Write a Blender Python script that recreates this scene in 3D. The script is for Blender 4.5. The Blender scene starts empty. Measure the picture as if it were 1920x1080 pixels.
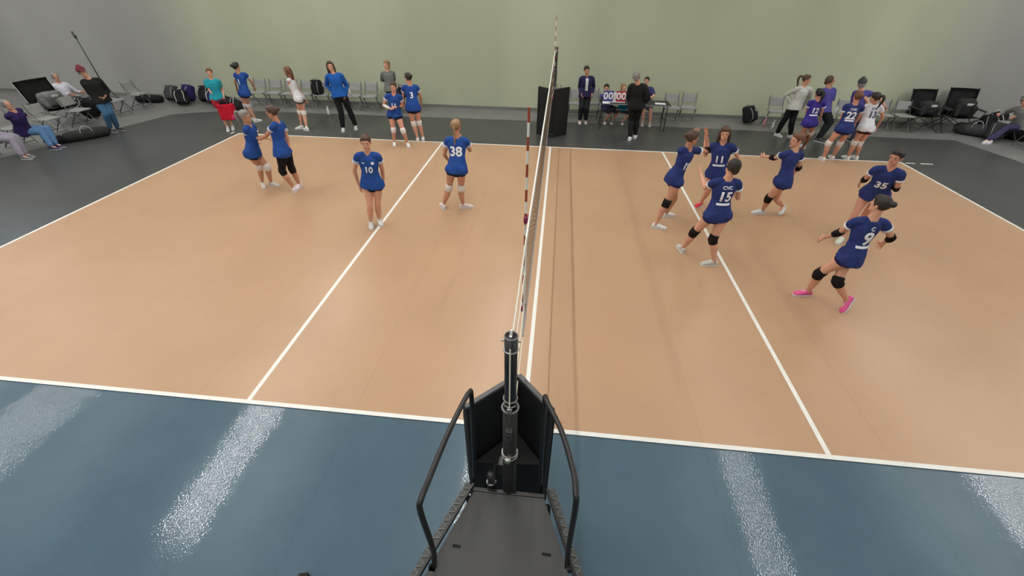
import bpy, bmesh, math, random, json
from mathutils import Vector, Matrix, Quaternion
from mathutils.bvhtree import BVHTree
V = Vector
random.seed(7)
S = bpy.context.scene
LP, LU = 25, 25.5      # watts per metre of strip light, down and up
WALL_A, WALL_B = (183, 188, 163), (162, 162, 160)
CONC = (118, 118, 117)
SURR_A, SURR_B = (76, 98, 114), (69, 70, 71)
COURT = (180, 145, 115)
C = S.collection

# ------------------------------------------------------------------ camera, world, exposure, main lights
def cam_axes(a, b, c):
    f = V((math.sin(a)*math.cos(b), math.cos(a)*math.cos(b), -math.sin(b)))
    r = V((math.cos(a), -math.sin(a), 0)); u = r.cross(f)
    return r*math.cos(c)+u*math.sin(c), -r*math.sin(c)+u*math.cos(c), f
r_, u_, f_ = cam_axes(-.0958, .6341, .013)
cd = bpy.data.cameras.new('camera'); cam = bpy.data.objects.new('camera', cd); C.objects.link(cam)
m = Matrix((r_, u_, -f_)).transposed().to_4x4(); m.translation = V((.119, -2.6594, 3.762)); cam.matrix_world = m
cd.sensor_fit = 'HORIZONTAL'; cd.sensor_width = 36; cd.lens = 36*793.5/1920; cd.clip_start = .05; cd.clip_end = 200
S.camera = cam
S.view_settings.view_transform = 'Standard'; S.view_settings.look = 'None'
S.view_settings.gamma = 1; S.view_settings.exposure = 0.0; S.view_settings.use_curve_mapping = False
w = bpy.data.worlds.new('world'); S.world = w; w.use_nodes = True
w.node_tree.nodes['Background'].inputs[0].default_value = (.95, 1, 1, 1)
w.node_tree.nodes['Background'].inputs[1].default_value = .3
STRIPS = [-21.4, -14.75, -8.1, -1.3, 5.7, 12.5, 19.3]  # outermost rows are unseen, added to brighten the ends of the wall
CEIL = 8.8
for x in STRIPS:
    for (y0, y1, e) in ((-8, -1.2, 1.0), (1.0, 7.4, 1.0), (8.0, 11.6, 1.0)):
        l = bpy.data.lights.new('strip_light', 'AREA'); l.shape = 'RECTANGLE'; l.size = .06; l.size_y = y1-y0
        e *= {-14.75: .6, 5.7: .42}.get(x, 1)
        l.energy = LP*(y1-y0)*e; l.color = (1, .99, .96)
        o = bpy.data.objects.new('strip_light', l); o.location = (x, (y0+y1)/2, 6.96); C.objects.link(o)
        l2 = l.copy(); l2.energy = LU*(y1-y0)*e      # uplights added so that ceiling bounce brightens the walls
        o = bpy.data.objects.new('added_uplight', l2); o.location = (x, (y0+y1)/2, 7.08); o.rotation_euler = (math.pi, 0, 0); C.objects.link(o)

# ------------------------------------------------------------------ materials
MATS = {}
def lin(c): return tuple(((v/255)/12.92 if v/255 <= .04045 else ((v/255+.055)/1.055)**2.4) for v in c)
def mat(name, rgb, rough=.6, metal=0, bump=0, bscale=60, var=0, spec=.5, vscale=8, trans=0):
    if name in MATS: return MATS[name]
    m = bpy.data.materials.new(name); m.use_nodes = True; nt = m.node_tree; b = nt.nodes['Principled BSDF']
    c = lin(rgb); b.inputs['Base Color'].default_value = (*c, 1); b.inputs['Roughness'].default_value = rough
    b.inputs['Metallic'].default_value = metal; b.inputs['Specular IOR Level'].default_value = spec
    if trans: b.inputs['Transmission Weight'].default_value = trans
    tc = nt.nodes.new('ShaderNodeTexCoord')
    if var:
        n = nt.nodes.new('ShaderNodeTexNoise'); n.inputs['Scale'].default_value = vscale; n.inputs['Detail'].default_value = 3
        nt.links.new(tc.outputs['Object'], n.inputs['Vector'])
        r = nt.nodes.new('ShaderNodeValToRGB'); r.color_ramp.elements[0].position = .3; r.color_ramp.elements[1].position = .7
        r.color_ramp.elements[0].color = (*[v*(1-var) for v in c], 1); r.color_ramp.elements[1].color = (*[min(1, v*(1+var)) for v in c], 1)
        nt.links.new(n.outputs[0], r.inputs[0]); nt.links.new(r.outputs[0], b.inputs['Base Color'])
    if bump:
        n = nt.nodes.new('ShaderNodeTexNoise'); n.inputs['Scale'].default_value = bscale
        nt.links.new(tc.outputs['Object'], n.inputs['Vector'])
        bp = nt.nodes.new('ShaderNodeBump'); bp.inputs['Strength'].default_value = bump; bp.inputs['Distance'].default_value = .005
        nt.links.new(n.outputs[0], bp.inputs['Height']); nt.links.new(bp.outputs[0], b.inputs['Normal'])
    MATS[name] = m; return m
def cloth(name, rgb): return mat(name, rgb, .85, bump=.35, bscale=25, var=.1, vscale=9, spec=.2)

# ------------------------------------------------------------------ helpers
def tag(o, label=None, cat=None, group=None, kind=None):
    if label: o['label'] = label
    if cat: o['category'] = cat
    if group: o['group'] = group
    if kind: o['kind'] = kind
    return o
def empty(name, loc, label=None, cat=None, group=None, rz=0):
    o = bpy.data.objects.new(name, None); C.objects.link(o); o.location = loc; o.rotation_euler = (0, 0, rz); o.empty_display_size = .1
    return tag(o, label, cat, group)
def obj(name, bm, m, parent=None, smooth=False, world=False):
    me = bpy.data.meshes.new(name); bmesh.ops.recalc_face_normals(bm, faces=bm.faces); bm.to_mesh(me); bm.free()
    for q in (m if isinstance(m, (list, tuple)) else [m]): me.materials.append(q)
    if smooth: me.polygons.foreach_set('use_smooth', [True]*len(me.polygons))
    o = bpy.data.objects.new(name, me); C.objects.link(o)
    if parent:
        o.parent = parent
        if world: o.matrix_parent_inverse = wm(parent).inverted()
    return o
def wm(o):
    M = Matrix.LocRotScale(o.location, o.rotation_euler, o.scale)
    if o.parent: M = wm(o.parent) @ o.matrix_parent_inverse @ M
    return M
def bx(bm, c, s, rz=0, bev=0, M=None):
    t = Matrix.Translation(c) @ Matrix.Rotation(rz, 4, 'Z') if M is None else M @ Matrix.Translation(c)
    r = bmesh.ops.create_cube(bm, size=1, matrix=t @ Matrix.Diagonal((*s, 1)))
    if bev:
        es = list({e for v in r['verts'] for e in v.link_edges})
        bmesh.ops.bevel(bm, geom=es, offset=bev, segments=2, affect='EDGES', profile=.5)
    return bm
def loft(bm, pts, rads, side=None, seg=12, round_=True, mi=0):
    """closed tube through pts; rads = (r_side, r_other) per point; side = vector(s) of the first radius"""
    pts = [V(p) for p in pts]; rads = [(r, r) if not isinstance(r, (tuple, list)) else r for r in rads]
    n = len(pts); rings = []
    sides = side if isinstance(side, list) else [side]*n
    data = []
    for i in range(n):
        t = (pts[min(i+1, n-1)]-pts[max(i-1, 0)])
        t = t.normalized() if t.length > 1e-6 else V((0, 0, 1))
        s = sides[i] if sides[i] is not None else (V((1, 0, 0)) if abs(t.x) < .8 else V((0, 1, 0)))
        s = (V(s)-t*V(s).dot(t)); s = s.normalized() if s.length > 1e-5 else t.orthogonal().normalized()
        data.append((pts[i], t, s, t.cross(s), rads[i]))
    if round_:
        p, t, s, o, r = data[0]; k = min(r)
        data = [(p-t*k*.75, t, s, o, (r[0]*.45, r[1]*.45)), (p-t*k*.4, t, s, o, (r[0]*.8, r[1]*.8))]+data
        p, t, s, o, r = data[-1]; k = min(r)
        data += [(p+t*k*.4, t, s, o, (r[0]*.8, r[1]*.8)), (p+t*k*.75, t, s, o, (r[0]*.45, r[1]*.45))]
    for p, t, s, o, r in data:
        rings.append([bm.verts.new(p+s*r[0]*math.cos(2*math.pi*k/seg)+o*r[1]*math.sin(2*math.pi*k/seg)) for k in range(seg)])
    for a, b in zip(rings, rings[1:]):
        for k in range(seg):
            f = bm.faces.new((a[k], a[(k+1) % seg], b[(k+1) % seg], b[k])); f.material_index = mi
    bm.faces.new(rings[0][::-1]).material_index = mi; bm.faces.new(rings[-1]).material_index = mi
    return bm
def ell(bm, c, r, M=None, sub=2):
    t = Matrix.Translation(c) @ (M or Matrix.Identity(4)) @ Matrix.Diagonal((*r, 1))
    bmesh.ops.create_icosphere(bm, subdivisions=sub, radius=1, matrix=t); return bm
def tube(bm, a, b, r, seg=8): return loft(bm, [a, b], [r, r], seg=seg, round_=False)
def path(bm, pts, r, seg=8): return loft(bm, pts, [r]*len(pts), seg=seg, round_=False)
def smoothpath(pts, n=5):
    pts = [V(p) for p in pts]; out = []
    for i in range(len(pts)-1):
        p0, p1, p2, p3 = pts[max(i-1, 0)], pts[i], pts[i+1], pts[min(i+2, len(pts)-1)]
        for k in range(n):
            t = k/n; out.append(.5*((2*p1)+(p2-p0)*t+(2*p0-5*p1+4*p2-p3)*t*t+(3*p1-p0-3*p2+p3)*t**3))
    return out+[pts[-1]]
def disc(bm, c, axis, r, h, seg=20):
    a = V(axis).normalized(); return tube(bm, V(c)-a*h/2, V(c)+a*h/2, r, seg)
def ring(bm, c, axis, R, r, seg=20, sec=6):
    a = V(axis).normalized(); u = a.orthogonal().normalized(); v = a.cross(u); rings = []
    for i in range(seg):
        t = 2*math.pi*i/seg; d = u*math.cos(t)+v*math.sin(t)
        rings.append([bm.verts.new(V(c)+d*(R+r*math.cos(2*math.pi*k/sec))+a*r*math.sin(2*math.pi*k/sec)) for k in range(sec)])
    for i in range(seg):
        A, B = rings[i], rings[(i+1) % seg]
        for k in range(sec): bm.faces.new((A[k], A[(k+1) % sec], B[(k+1) % sec], B[k]))
    return bm
NB = bmesh.new
PENDING = []
def remesh(name, bm, m, parent, vox, ratio, smooth=4, proportional=.5):
    o = obj(name, bm, m, parent, True, world=True)
    a = o.modifiers.new('r', 'REMESH'); a.mode = 'VOXEL'; a.voxel_size = vox; a.use_smooth_shade = True
    if smooth:
        b = o.modifiers.new('s', 'SMOOTH'); b.factor = proportional; b.iterations = smooth
    if ratio < 1:
        d = o.modifiers.new('d', 'DECIMATE'); d.ratio = ratio
    PENDING.append(o); return o
def bake_pending():
    dg = bpy.context.evaluated_depsgraph_get()
    new = [bpy.data.meshes.new_from_object(o.evaluated_get(dg)) for o in PENDING]
    for o, me in zip(PENDING, new):
        old = o.data; o.modifiers.clear(); o.data = me; me.name = old.name; bpy.data.meshes.remove(old)
        me.polygons.foreach_set('use_smooth', [True]*len(me.polygons))
def copy_tree(o, parent=None):
    c = o.copy(); C.objects.link(c); c.parent = parent
    for ch in o.children: copy_tree(ch, c)
    return c
def text_bm(s, size, bold=.012):
    cu = bpy.data.curves.new('t', 'FONT'); cu.body = s; cu.size = size; cu.align_x = 'CENTER'; cu.align_y = 'CENTER'; cu.offset = bold*size; cu.resolution_u = 3
    o = bpy.data.objects.new('t', cu); me = bpy.data.meshes.new_from_object(o)
    bm = NB(); bm.from_mesh(me); bpy.data.objects.remove(o); bpy.data.curves.remove(cu); bpy.data.meshes.remove(me)
    return bm
def poly_prism(bm, pts, z0, z1):
    a = [bm.verts.new((x, y, z0)) for x, y in pts]; b = [bm.verts.new((x, y, z1)) for x, y in pts]
    bm.faces.new(a[::-1]); bm.faces.new(b); n = len(pts)
    for i in range(n): bm.faces.new((a[i], a[(i+1) % n], b[(i+1) % n], b[i]))
    return bm
# ------------------------------------------------------------------ the room
def struct(name, bm, m): return tag(obj(name, bm, m), kind='structure')
def N(nt, t, **k):
    n = nt.nodes.new(t)
    for a, b in k.items(): setattr(n, a, b)
    return n
def wall_material():
    m = bpy.data.materials.new('wall_paint'); m.use_nodes = True; nt = m.node_tree; b = nt.nodes['Principled BSDF']
    b.inputs['Roughness'].default_value = .8; b.inputs['Specular IOR Level'].default_value = .25
    tc = N(nt, 'ShaderNodeTexCoord'); mp = N(nt, 'ShaderNodeMapping'); mp.inputs['Scale'].default_value = (.35, .35, .07)
    nt.links.new(tc.outputs['Object'], mp.inputs[0])
    n = N(nt, 'ShaderNodeTexNoise'); n.inputs['Scale'].default_value = 1; n.inputs['Detail'].default_value = 2
    nt.links.new(mp.outputs[0], n.inputs['Vector'])
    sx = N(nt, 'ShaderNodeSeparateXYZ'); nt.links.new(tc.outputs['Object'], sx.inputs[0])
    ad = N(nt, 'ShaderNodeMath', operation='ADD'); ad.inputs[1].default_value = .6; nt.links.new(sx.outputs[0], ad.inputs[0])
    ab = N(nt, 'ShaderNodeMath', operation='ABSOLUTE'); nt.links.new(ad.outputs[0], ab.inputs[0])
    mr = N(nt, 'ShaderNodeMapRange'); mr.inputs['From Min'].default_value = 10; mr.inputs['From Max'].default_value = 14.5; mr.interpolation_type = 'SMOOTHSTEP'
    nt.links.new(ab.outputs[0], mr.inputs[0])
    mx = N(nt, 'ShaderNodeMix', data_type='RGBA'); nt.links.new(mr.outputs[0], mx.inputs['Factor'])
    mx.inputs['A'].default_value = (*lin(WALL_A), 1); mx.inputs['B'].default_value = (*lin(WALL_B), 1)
    m2 = N(nt, 'ShaderNodeMix', data_type='RGBA'); m2.blend_type = 'MULTIPLY'; m2.inputs['Factor'].default_value = 1
    cr = N(nt, 'ShaderNodeValToRGB'); cr.color_ramp.elements[0].position = .35; cr.color_ramp.elements[1].position = .68
    cr.color_ramp.elements[0].color = (.84, .84, .84, 1); cr.color_ramp.elements[1].color = (1.05, 1.05, 1.05, 1)
    nt.links.new(n.outputs[0], cr.inputs[0]); nt.links.new(mx.outputs['Result'], m2.inputs['A']); nt.links.new(cr.outputs[0], m2.inputs['B'])
    nt.links.new(m2.outputs['Result'], b.inputs['Base Color'])
    n2 = N(nt, 'ShaderNodeTexNoise'); n2.inputs['Scale'].default_value = 90; bp = N(nt, 'ShaderNodeBump'); bp.inputs['Strength'].default_value = .1
    nt.links.new(tc.outputs['Object'], n2.inputs['Vector']); nt.links.new(n2.outputs[0], bp.inputs['Height']); nt.links.new(bp.outputs[0], b.inputs['Normal'])
    return m
def sport_material(name, A, B=None, rough=.4, band=False, grain=.05, bumps=.25):
    m = bpy.data.materials.new(name); m.use_nodes = True; nt = m.node_tree; b = nt.nodes['Principled BSDF']
    b.inputs['Roughness'].default_value = rough; b.inputs['Specular IOR Level'].default_value = .38
    tc = N(nt, 'ShaderNodeTexCoord'); sx = N(nt, 'ShaderNodeSeparateXYZ'); nt.links.new(tc.outputs['Object'], sx.inputs[0])
    n = N(nt, 'ShaderNodeTexNoise'); n.inputs['Scale'].default_value = .8; n.inputs['Detail'].default_value = 5; n.inputs['Roughness'].default_value = .6
    nt.links.new(tc.outputs['Object'], n.inputs['Vector'])
    cr = N(nt, 'ShaderNodeValToRGB'); cr.color_ramp.elements[0].position = .35; cr.color_ramp.elements[1].position = .65
    g = grain; cr.color_ramp.elements[0].color = (1-g, 1-g, 1-g, 1); cr.color_ramp.elements[1].color = (1+g, 1+g, 1+g*.6, 1)
    nt.links.new(n.outputs[0], cr.inputs[0])
    base = N(nt, 'ShaderNodeRGB'); base.outputs[0].default_value = (*lin(A), 1); out = base.outputs[0]
    if B:   # surround turns greyer and less glossy away from the near sideline
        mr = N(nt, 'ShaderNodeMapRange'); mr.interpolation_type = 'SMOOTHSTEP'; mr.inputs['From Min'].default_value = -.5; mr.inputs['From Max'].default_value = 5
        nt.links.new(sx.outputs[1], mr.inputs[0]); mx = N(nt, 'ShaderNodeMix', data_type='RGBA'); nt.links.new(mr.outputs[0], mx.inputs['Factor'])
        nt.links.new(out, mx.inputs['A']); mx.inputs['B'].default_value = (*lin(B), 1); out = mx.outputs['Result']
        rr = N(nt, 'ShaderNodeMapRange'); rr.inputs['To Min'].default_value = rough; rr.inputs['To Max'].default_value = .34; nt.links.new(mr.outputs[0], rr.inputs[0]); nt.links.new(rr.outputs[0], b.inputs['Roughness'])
    if band:  # net shadow painted as a darker band beside the centre line, switched off
        g1 = N(nt, 'ShaderNodeMath', operation='COMPARE'); g1.inputs[1].default_value = .515; g1.inputs[2].default_value = .165; nt.links.new(sx.outputs[0], g1.inputs[0])
        mx = N(nt, 'ShaderNodeMix', data_type='RGBA'); mx.blend_type = 'MULTIPLY'; nt.links.new(g1.outputs[0], mx.inputs['Factor'])
        nt.links.new(out, mx.inputs['A']); mx.inputs['B'].default_value = (.86, .85, .84, 1); out = mx.outputs['Result']
    # faint roll seams along the length
    fr = N(nt, 'ShaderNodeMath', operation='PINGPONG'); fr.inputs[1].default_value = .9; nt.links.new(sx.outputs[0], fr.inputs[0])
    ls = N(nt, 'ShaderNodeMath', operation='LESS_THAN'); ls.inputs[1].default_value = .006; nt.links.new(fr.outputs[0], ls.inputs[0])
    ms = N(nt, 'ShaderNodeMath', operation='MULTIPLY'); ms.inputs[1].default_value = .35; nt.links.new(ls.outputs[0], ms.inputs[0])
    mx = N(nt, 'ShaderNodeMix', data_type='RGBA'); mx.blend_type = 'MULTIPLY'; nt.links.new(ms.outputs[0], mx.inputs['Factor'])
    nt.links.new(out, mx.inputs['A']); mx.inputs['B'].default_value = (.75, .75, .75, 1); out = mx.outputs['Result']
    m2 = N(nt, 'ShaderNodeMix', data_type='RGBA'); m2.blend_type = 'MULTIPLY'; m2.inputs['Factor'].default_value = 1
    nt.links.new(out, m2.inputs['A']); nt.links.new(cr.outputs[0], m2.inputs['B']); nt.links.new(m2.outputs['Result'], b.inputs['Base Color'])
    n2 = N(nt, 'ShaderNodeTexVoronoi'); n2.inputs['Scale'].default_value = 70; bp = N(nt, 'ShaderNodeBump'); bp.inputs['Strength'].default_value = bumps; bp.inputs['Distance'].default_value = .0012
    nt.links.new(tc.outputs['Object'], n2.inputs['Vector']); nt.links.new(n2.outputs[0], bp.inputs['Height'])
    n3 = N(nt, 'ShaderNodeTexNoise'); n3.inputs['Scale'].default_value = 3.5; n3.inputs['Detail'].default_value = 3; b2 = N(nt, 'ShaderNodeBump'); b2.inputs['Strength'].default_value = .12; b2.inputs['Distance'].default_value = .01
    nt.links.new(tc.outputs['Object'], n3.inputs['Vector']); nt.links.new(n3.outputs[0], b2.inputs['Height']); nt.links.new(bp.outputs[0], b2.inputs['Normal'])
    nt.links.new(b2.outputs[0], b.inputs['Normal'])
    return m
XL, XR, YB, YF = -24, 24, 12.9, -12
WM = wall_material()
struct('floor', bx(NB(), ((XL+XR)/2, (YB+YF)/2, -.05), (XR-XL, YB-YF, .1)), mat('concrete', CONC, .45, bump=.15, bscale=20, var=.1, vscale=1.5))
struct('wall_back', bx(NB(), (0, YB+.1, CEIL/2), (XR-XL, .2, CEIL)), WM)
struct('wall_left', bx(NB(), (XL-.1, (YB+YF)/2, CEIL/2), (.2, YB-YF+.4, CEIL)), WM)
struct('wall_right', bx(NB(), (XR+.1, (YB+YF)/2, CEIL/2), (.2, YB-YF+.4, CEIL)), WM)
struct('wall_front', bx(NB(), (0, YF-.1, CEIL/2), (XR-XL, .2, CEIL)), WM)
struct('ceiling', bx(NB(), (0, (YB+YF)/2, CEIL+.1), (XR-XL+.4, YB-YF+.4, .2)), mat('ceiling_paint', (228, 228, 224), .9, bump=.1))
bm = NB(); bx(bm, (0, YB-.008, .05), (XR-XL, .016, .1)); struct('baseboard_back', bm, mat('baseboard', (112, 113, 108), .6, var=.05))
for i_, x in enumerate(STRIPS):
    for (y0, y1, where) in ((-8, -1.2, 'near'), (1.0, 7.4, 'middle'), (8.0, 11.6, 'far')):
        bm = NB(); bx(bm, (x, (y0+y1)/2, 7.02), (.2, y1-y0+.1, .1), bev=.02)
        for k in range(4):
            yy = y0+.3+(y1-y0-.6)*k/3; tube(bm, (x, yy, 7.06), (x, yy, CEIL), .01, 6)
        o = obj('ceiling_light', bm, mat('fixture_white', (215, 215, 212), .5))
        tag(o, 'strip light under the ceiling, %s one of the %s row from the left wall' % (where, ['added first', 'second', 'third', 'fourth', 'fifth', 'sixth', 'seventh'][i_]), 'light', 'strip lights under the ceiling')
SUR = [(-13.6, -10), (12.2, -10), (12.2, 9.6), (11.85, 11.25), (6, 11.45), (0, 11.6), (-6, 11.5), (-10.7, 11.45), (-12.4, 10.7), (-13.5, 6.4), (-13.6, 2)]
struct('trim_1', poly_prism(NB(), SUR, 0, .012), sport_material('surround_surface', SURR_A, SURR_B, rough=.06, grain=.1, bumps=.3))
struct('trim_2', bx(NB(), (0, 4.5, .013), (18, 9, .014)), sport_material('court_surface', COURT, rough=.3, band=False, grain=.035, bumps=.12))
LM = mat('line_white', (226, 226, 222), .45, bump=.1, var=.03)
lines = [((0, .0, 0), (18.05, .05)), ((0, 9, 0), (18.05, .05)), ((-9, 4.5, 0), (.05, 8.95)), ((9, 4.5, 0), (.05, 8.95)), ((0, 4.5, 0), (.05, 8.95)), ((-3, 4.5, 0), (.05, 8.95)), ((3, 4.5, 0), (.05, 8.95))]
for i, (c, s) in enumerate(lines):
    struct('trim_%d' % (i+3), bx(NB(), (c[0], c[1], .0212), (s[0], s[1], .003)), LM)
# the short dashes that carry the far attack lines and the service marks past the court
k = 10
for (x, y, sx, sy) in ((9.22, 8.99, .22, .05), (9.62, 8.99, .3, .05), (-9.25, 9.05, .05, .15)):
    struct('trim_%d' % k, bx(NB(), (x, y, .0135), (sx, sy, .003)), LM); k += 1

BLK = mat('black_vinyl', (15, 15, 16), .6, bump=.3, bscale=40, var=.15)
BLKM = mat('black_powder_coat', (24, 24, 26), .38, bump=.1, bscale=200)
STEEL = mat('brushed_steel', (175, 175, 172), .3, metal=.9)
GREYV = mat('grey_vinyl_edge', (84, 84, 86), .5, bump=.2)
WHT = mat('net_white_tape', (228, 228, 222), .7, bump=.2)
CORD = mat('cord_white', (215, 210, 195), .7)

# ------------------------------------------------------------------ net
NX = -.04
net = empty('volleyball_net', (NX, 4.5, 0), 'long black mesh volleyball net with white top band, stretched across the middle of the court', 'net')
y0, y1 = .02, 9.1
def npart(name, bm, m, **k): return obj(name, bm, m, net, world=True, **k)
npart('top_band', bx(NB(), (NX, (y0+y1)/2, 2.21), (.014, y1-y0, .07), bev=.004), WHT)
npart('bottom_band', bx(NB(), (NX, (y0+y1)/2, 1.27), (.012, y1-y0, .05), bev=.004), mat('net_band_grey', (150, 150, 150), .7))
for y in (y0+.02, y1-.02): npart('side_band', bx(NB(), (NX, y, 1.74), (.012, .05, .9), bev=.003), WHT)
bm = NB(); k = y0+.1; NT = .0019
while k < y1: bx(bm, (NX, k, 1.735), (NT, NT, .9)); k += .1
for j in range(1, 9): bx(bm, (NX, (y0+y1)/2, 1.29+j*.1), (NT, y1-y0, NT))
tag(npart('net_mesh', bm, mat('net_black_cord', (92, 78, 64), .8)), kind='stuff')
for (a, b_) in (((NX, y0, 2.235), (-.03, -1.1, 2.26)), ((NX, y0, 1.27), (-.03, -1.08, 1.33)), ((NX, y1, 2.235), (.0, 10.0, 2.25)), ((NX, y1, 1.27), (0, 10.0, 1.3)),
                ((NX, y0, 1.95), (-.03, -1.08, 1.97)), ((NX, y1, 1.95), (0, 10.0, 1.95)), ((NX, y0, 1.6), (-.03, -1.08, 1.62))):
    npart('tension_cord', path(NB(), [a, b_], .006 if a[2] > 2.2 else .0045, 6), CORD)
for (ax, ay, lb) in ((-.075, .42, 'red and white striped net antenna at the near end of the net'), (-.04, 9.02, 'red and white striped net antenna at the far end, tip against the wall')):
    an = empty('net_antenna', (ax, ay, 1.24), lb, 'antenna', 'net antennas')
    R_, W_ = (mat('antenna_red', (150, 62, 40), .5), mat('antenna_white', (225, 222, 215), .5))
    for j in range(18):
        obj('rod_segment', tube(NB(), (0, 0, j*.1), (0, 0, j*.1+.1), .0095 if ay < 5 else .008, 8), R_ if j % 2 else W_, an)
    bm = NB()
    for z in (.03, .95): bx(bm, (.012, 0, z), (.05, .07, .05), bev=.006)
    obj('clamp', bm, mat('magenta_tape', (130, 40, 80), .6), an)

# ------------------------------------------------------------------ net posts
def net_post(x, y, top, s, label):
    p = empty('net_post', (x, y, 0), label, 'net post')
    obj('inner_tube', tube(NB(), (0, 0, 1.7), (0, 0, top), .034, 20), BLKM, p, True)
    obj('outer_tube', tube(NB(), (0, 0, .03), (0, 0, 1.78), .044, 20), BLK, p, True)
    obj('base_plate', bx(NB(), (0, 0, .03), (.2, .2, .025), bev=.005), BLKM, p)
    bm = NB(); ring(bm, (0, 0, top-.09), (0, 0, 1), .036, .006); obj('band', bm, STEEL, p, True)
    bm = NB(); ring(bm, (0, 0, top), (0, 0, 1), .033, .004); obj('rim', bm, mat('grey_rim', (120, 120, 120), .4), p, True)
    bm = NB(); bx(bm, (0, 0, top+.004), (.016, .06, .03), bev=.004); tube(bm, (-.05, 0, top-.035), (.05, 0, top-.035), .005); obj('pulley_pin', bm, STEEL, p)
    bm = NB(); disc(bm, (0, 0, top+.0), (1, 0, 0), .026, .012); obj('pulley', bm, mat('pulley_grey', (140, 140, 140), .4), p)
    obj('collar', ring(NB(), (0, 0, 1.78), (0, 0, 1), .046, .007), mat('grey_rim', (120, 120, 120), .4), p, True); obj('collar', ring(NB(), (0, 0, 1.86), (0, 0, 1), .038, .005), mat('grey_rim', (120, 120, 120), .4), p, True)
    bm = NB(); ring(bm, (0, s*.02, 1.82), (0, .5, .9), .03, .004); bx(bm, (0, s*.045, 1.8), (.03, .02, .05), bev=.004); obj('collar_latch', bm, STEEL, p, True)
    bm = NB(); bx(bm, (0, s*.06, 1.6), (.035, .04, .1), bev=.006); bx(bm, (0, s*.085, 1.62), (.02, .012, .02)); bx(bm, (0, s*.085, 1.58), (.02, .012, .02)); obj('scale_block', bm, mat('dark_plastic', (45, 45, 46), .5), p)
    bm = NB(); ring(bm, (0, 0, 1.34), (0, 0, 1), .047, .006); ring(bm, (0, 0, 1.31), (0, 0, 1), .047, .005); obj('lower_ring', bm, STEEL, p, True)
    bm = NB(); tube(bm, (0, s*.04, 1.36), (0, s*.12, 1.43), .014, 12); disc(bm, (0, s*.125, 1.435), (0, s*.7, .7), .019, .012); obj('height_knob', bm, STEEL, p, True)
    w = obj('winch', bx(NB(), (-.05, .03, 1.12), (.05, .07, .12), bev=.01), BLKM, p)
    obj('crank', path(NB(), [(-.06, .03, 1.12), (-.1, .03, 1.12), (-.1, .03+s*.08, 1.02), (-.14, .03+s*.08, 1.02)], .008), BLKM, w)
    bm = NB(); path(bm, [(.0, s*.045, 1.8), (.0, s*.045, top-.05)], .004, 6); obj('pull_cord', bm, CORD, p)
    return p
net_post(-.03, -1.12, 2.33, -1, 'near black net post with steel collars rising out of the referee stand pad')
net_post(0, 10.02, 2.3, 1, 'far black net post behind the far pad, below the distant antenna')

# ------------------------------------------------------------------ wrap pads around the posts
def vpad(loc, rz, label, L, apex, Rr, z1, edge):
    p = empty('post_pad', loc, label, 'pad')
    def panel(a, b):
        a, b = V((*a, 0)), V((*b, 0)); d = (b-a).normalized(); n = V((-d.y, d.x, 0)); L_ = (b-a).length; c = (a+b)/2
        rz = math.atan2(d.y, d.x)
        pn = obj('pad_panel', bx(NB(), (c.x, c.y, z1/2+.01), (L_, .05, z1), rz, bev=.012), BLK, p)
        q = obj('top_edge', bx(NB(), (c.x, c.y, z1+.008), (L_-.02, .034, .012), rz, bev=.004), edge, pn)
        bm = NB()
        for f in (.06, .94): 
            e = a.lerp(b, f); bx(bm, (e.x-n.x*.027, e.y-n.y*.027, z1*.5), (.05, .006, z1*.9), rz)
            bx(bm, (e.x+n.x*.027, e.y+n.y*.027, z1*.5), (.05, .006, z1*.9), rz)
        obj('hook_strap', bm, mat('black_webbing', (17, 17, 18), .8, bump=.5, bscale=120), pn)
    panel(L, apex); panel(apex, Rr)
    if z1 > 1.31: obj('dark_gap_filler', poly_prism(NB(), [(-.34, -.84), (.2, -.8), (-.035, -.52)], .03, .7), BLK, p)  # added black block, darkens the gap inside the V of the near pad
    return p
vpad((0, 0, 0), 0, 'near black V-shaped pad around the post at the front of the referee stand', (-.385, -.81), (-.035, -.46), (.235, -.765), 1.32, GREYV)
fp = vpad((0, 0, 0), 0, 'far black folded pad standing in front of the far net post', (-.44, 10.2), (.0, 9.86), (.42, 10.25), 1.30, mat('grey_vinyl_edge2', (60, 60, 60), .5))
bm = NB(); ring(bm, (.13, 10.05, 1.36), (0, 1, .2), .055, .012); obj('steel_hook', bm, STEEL, fp, True)
bm = NB()
for z in (.05, .12): bx(bm, (-.02, 9.83, z), (.18, .02, .03), bev=.004)
obj('floor_bracket', bm, mat('dark_plastic', (45, 45, 46), .5), fp)

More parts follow.
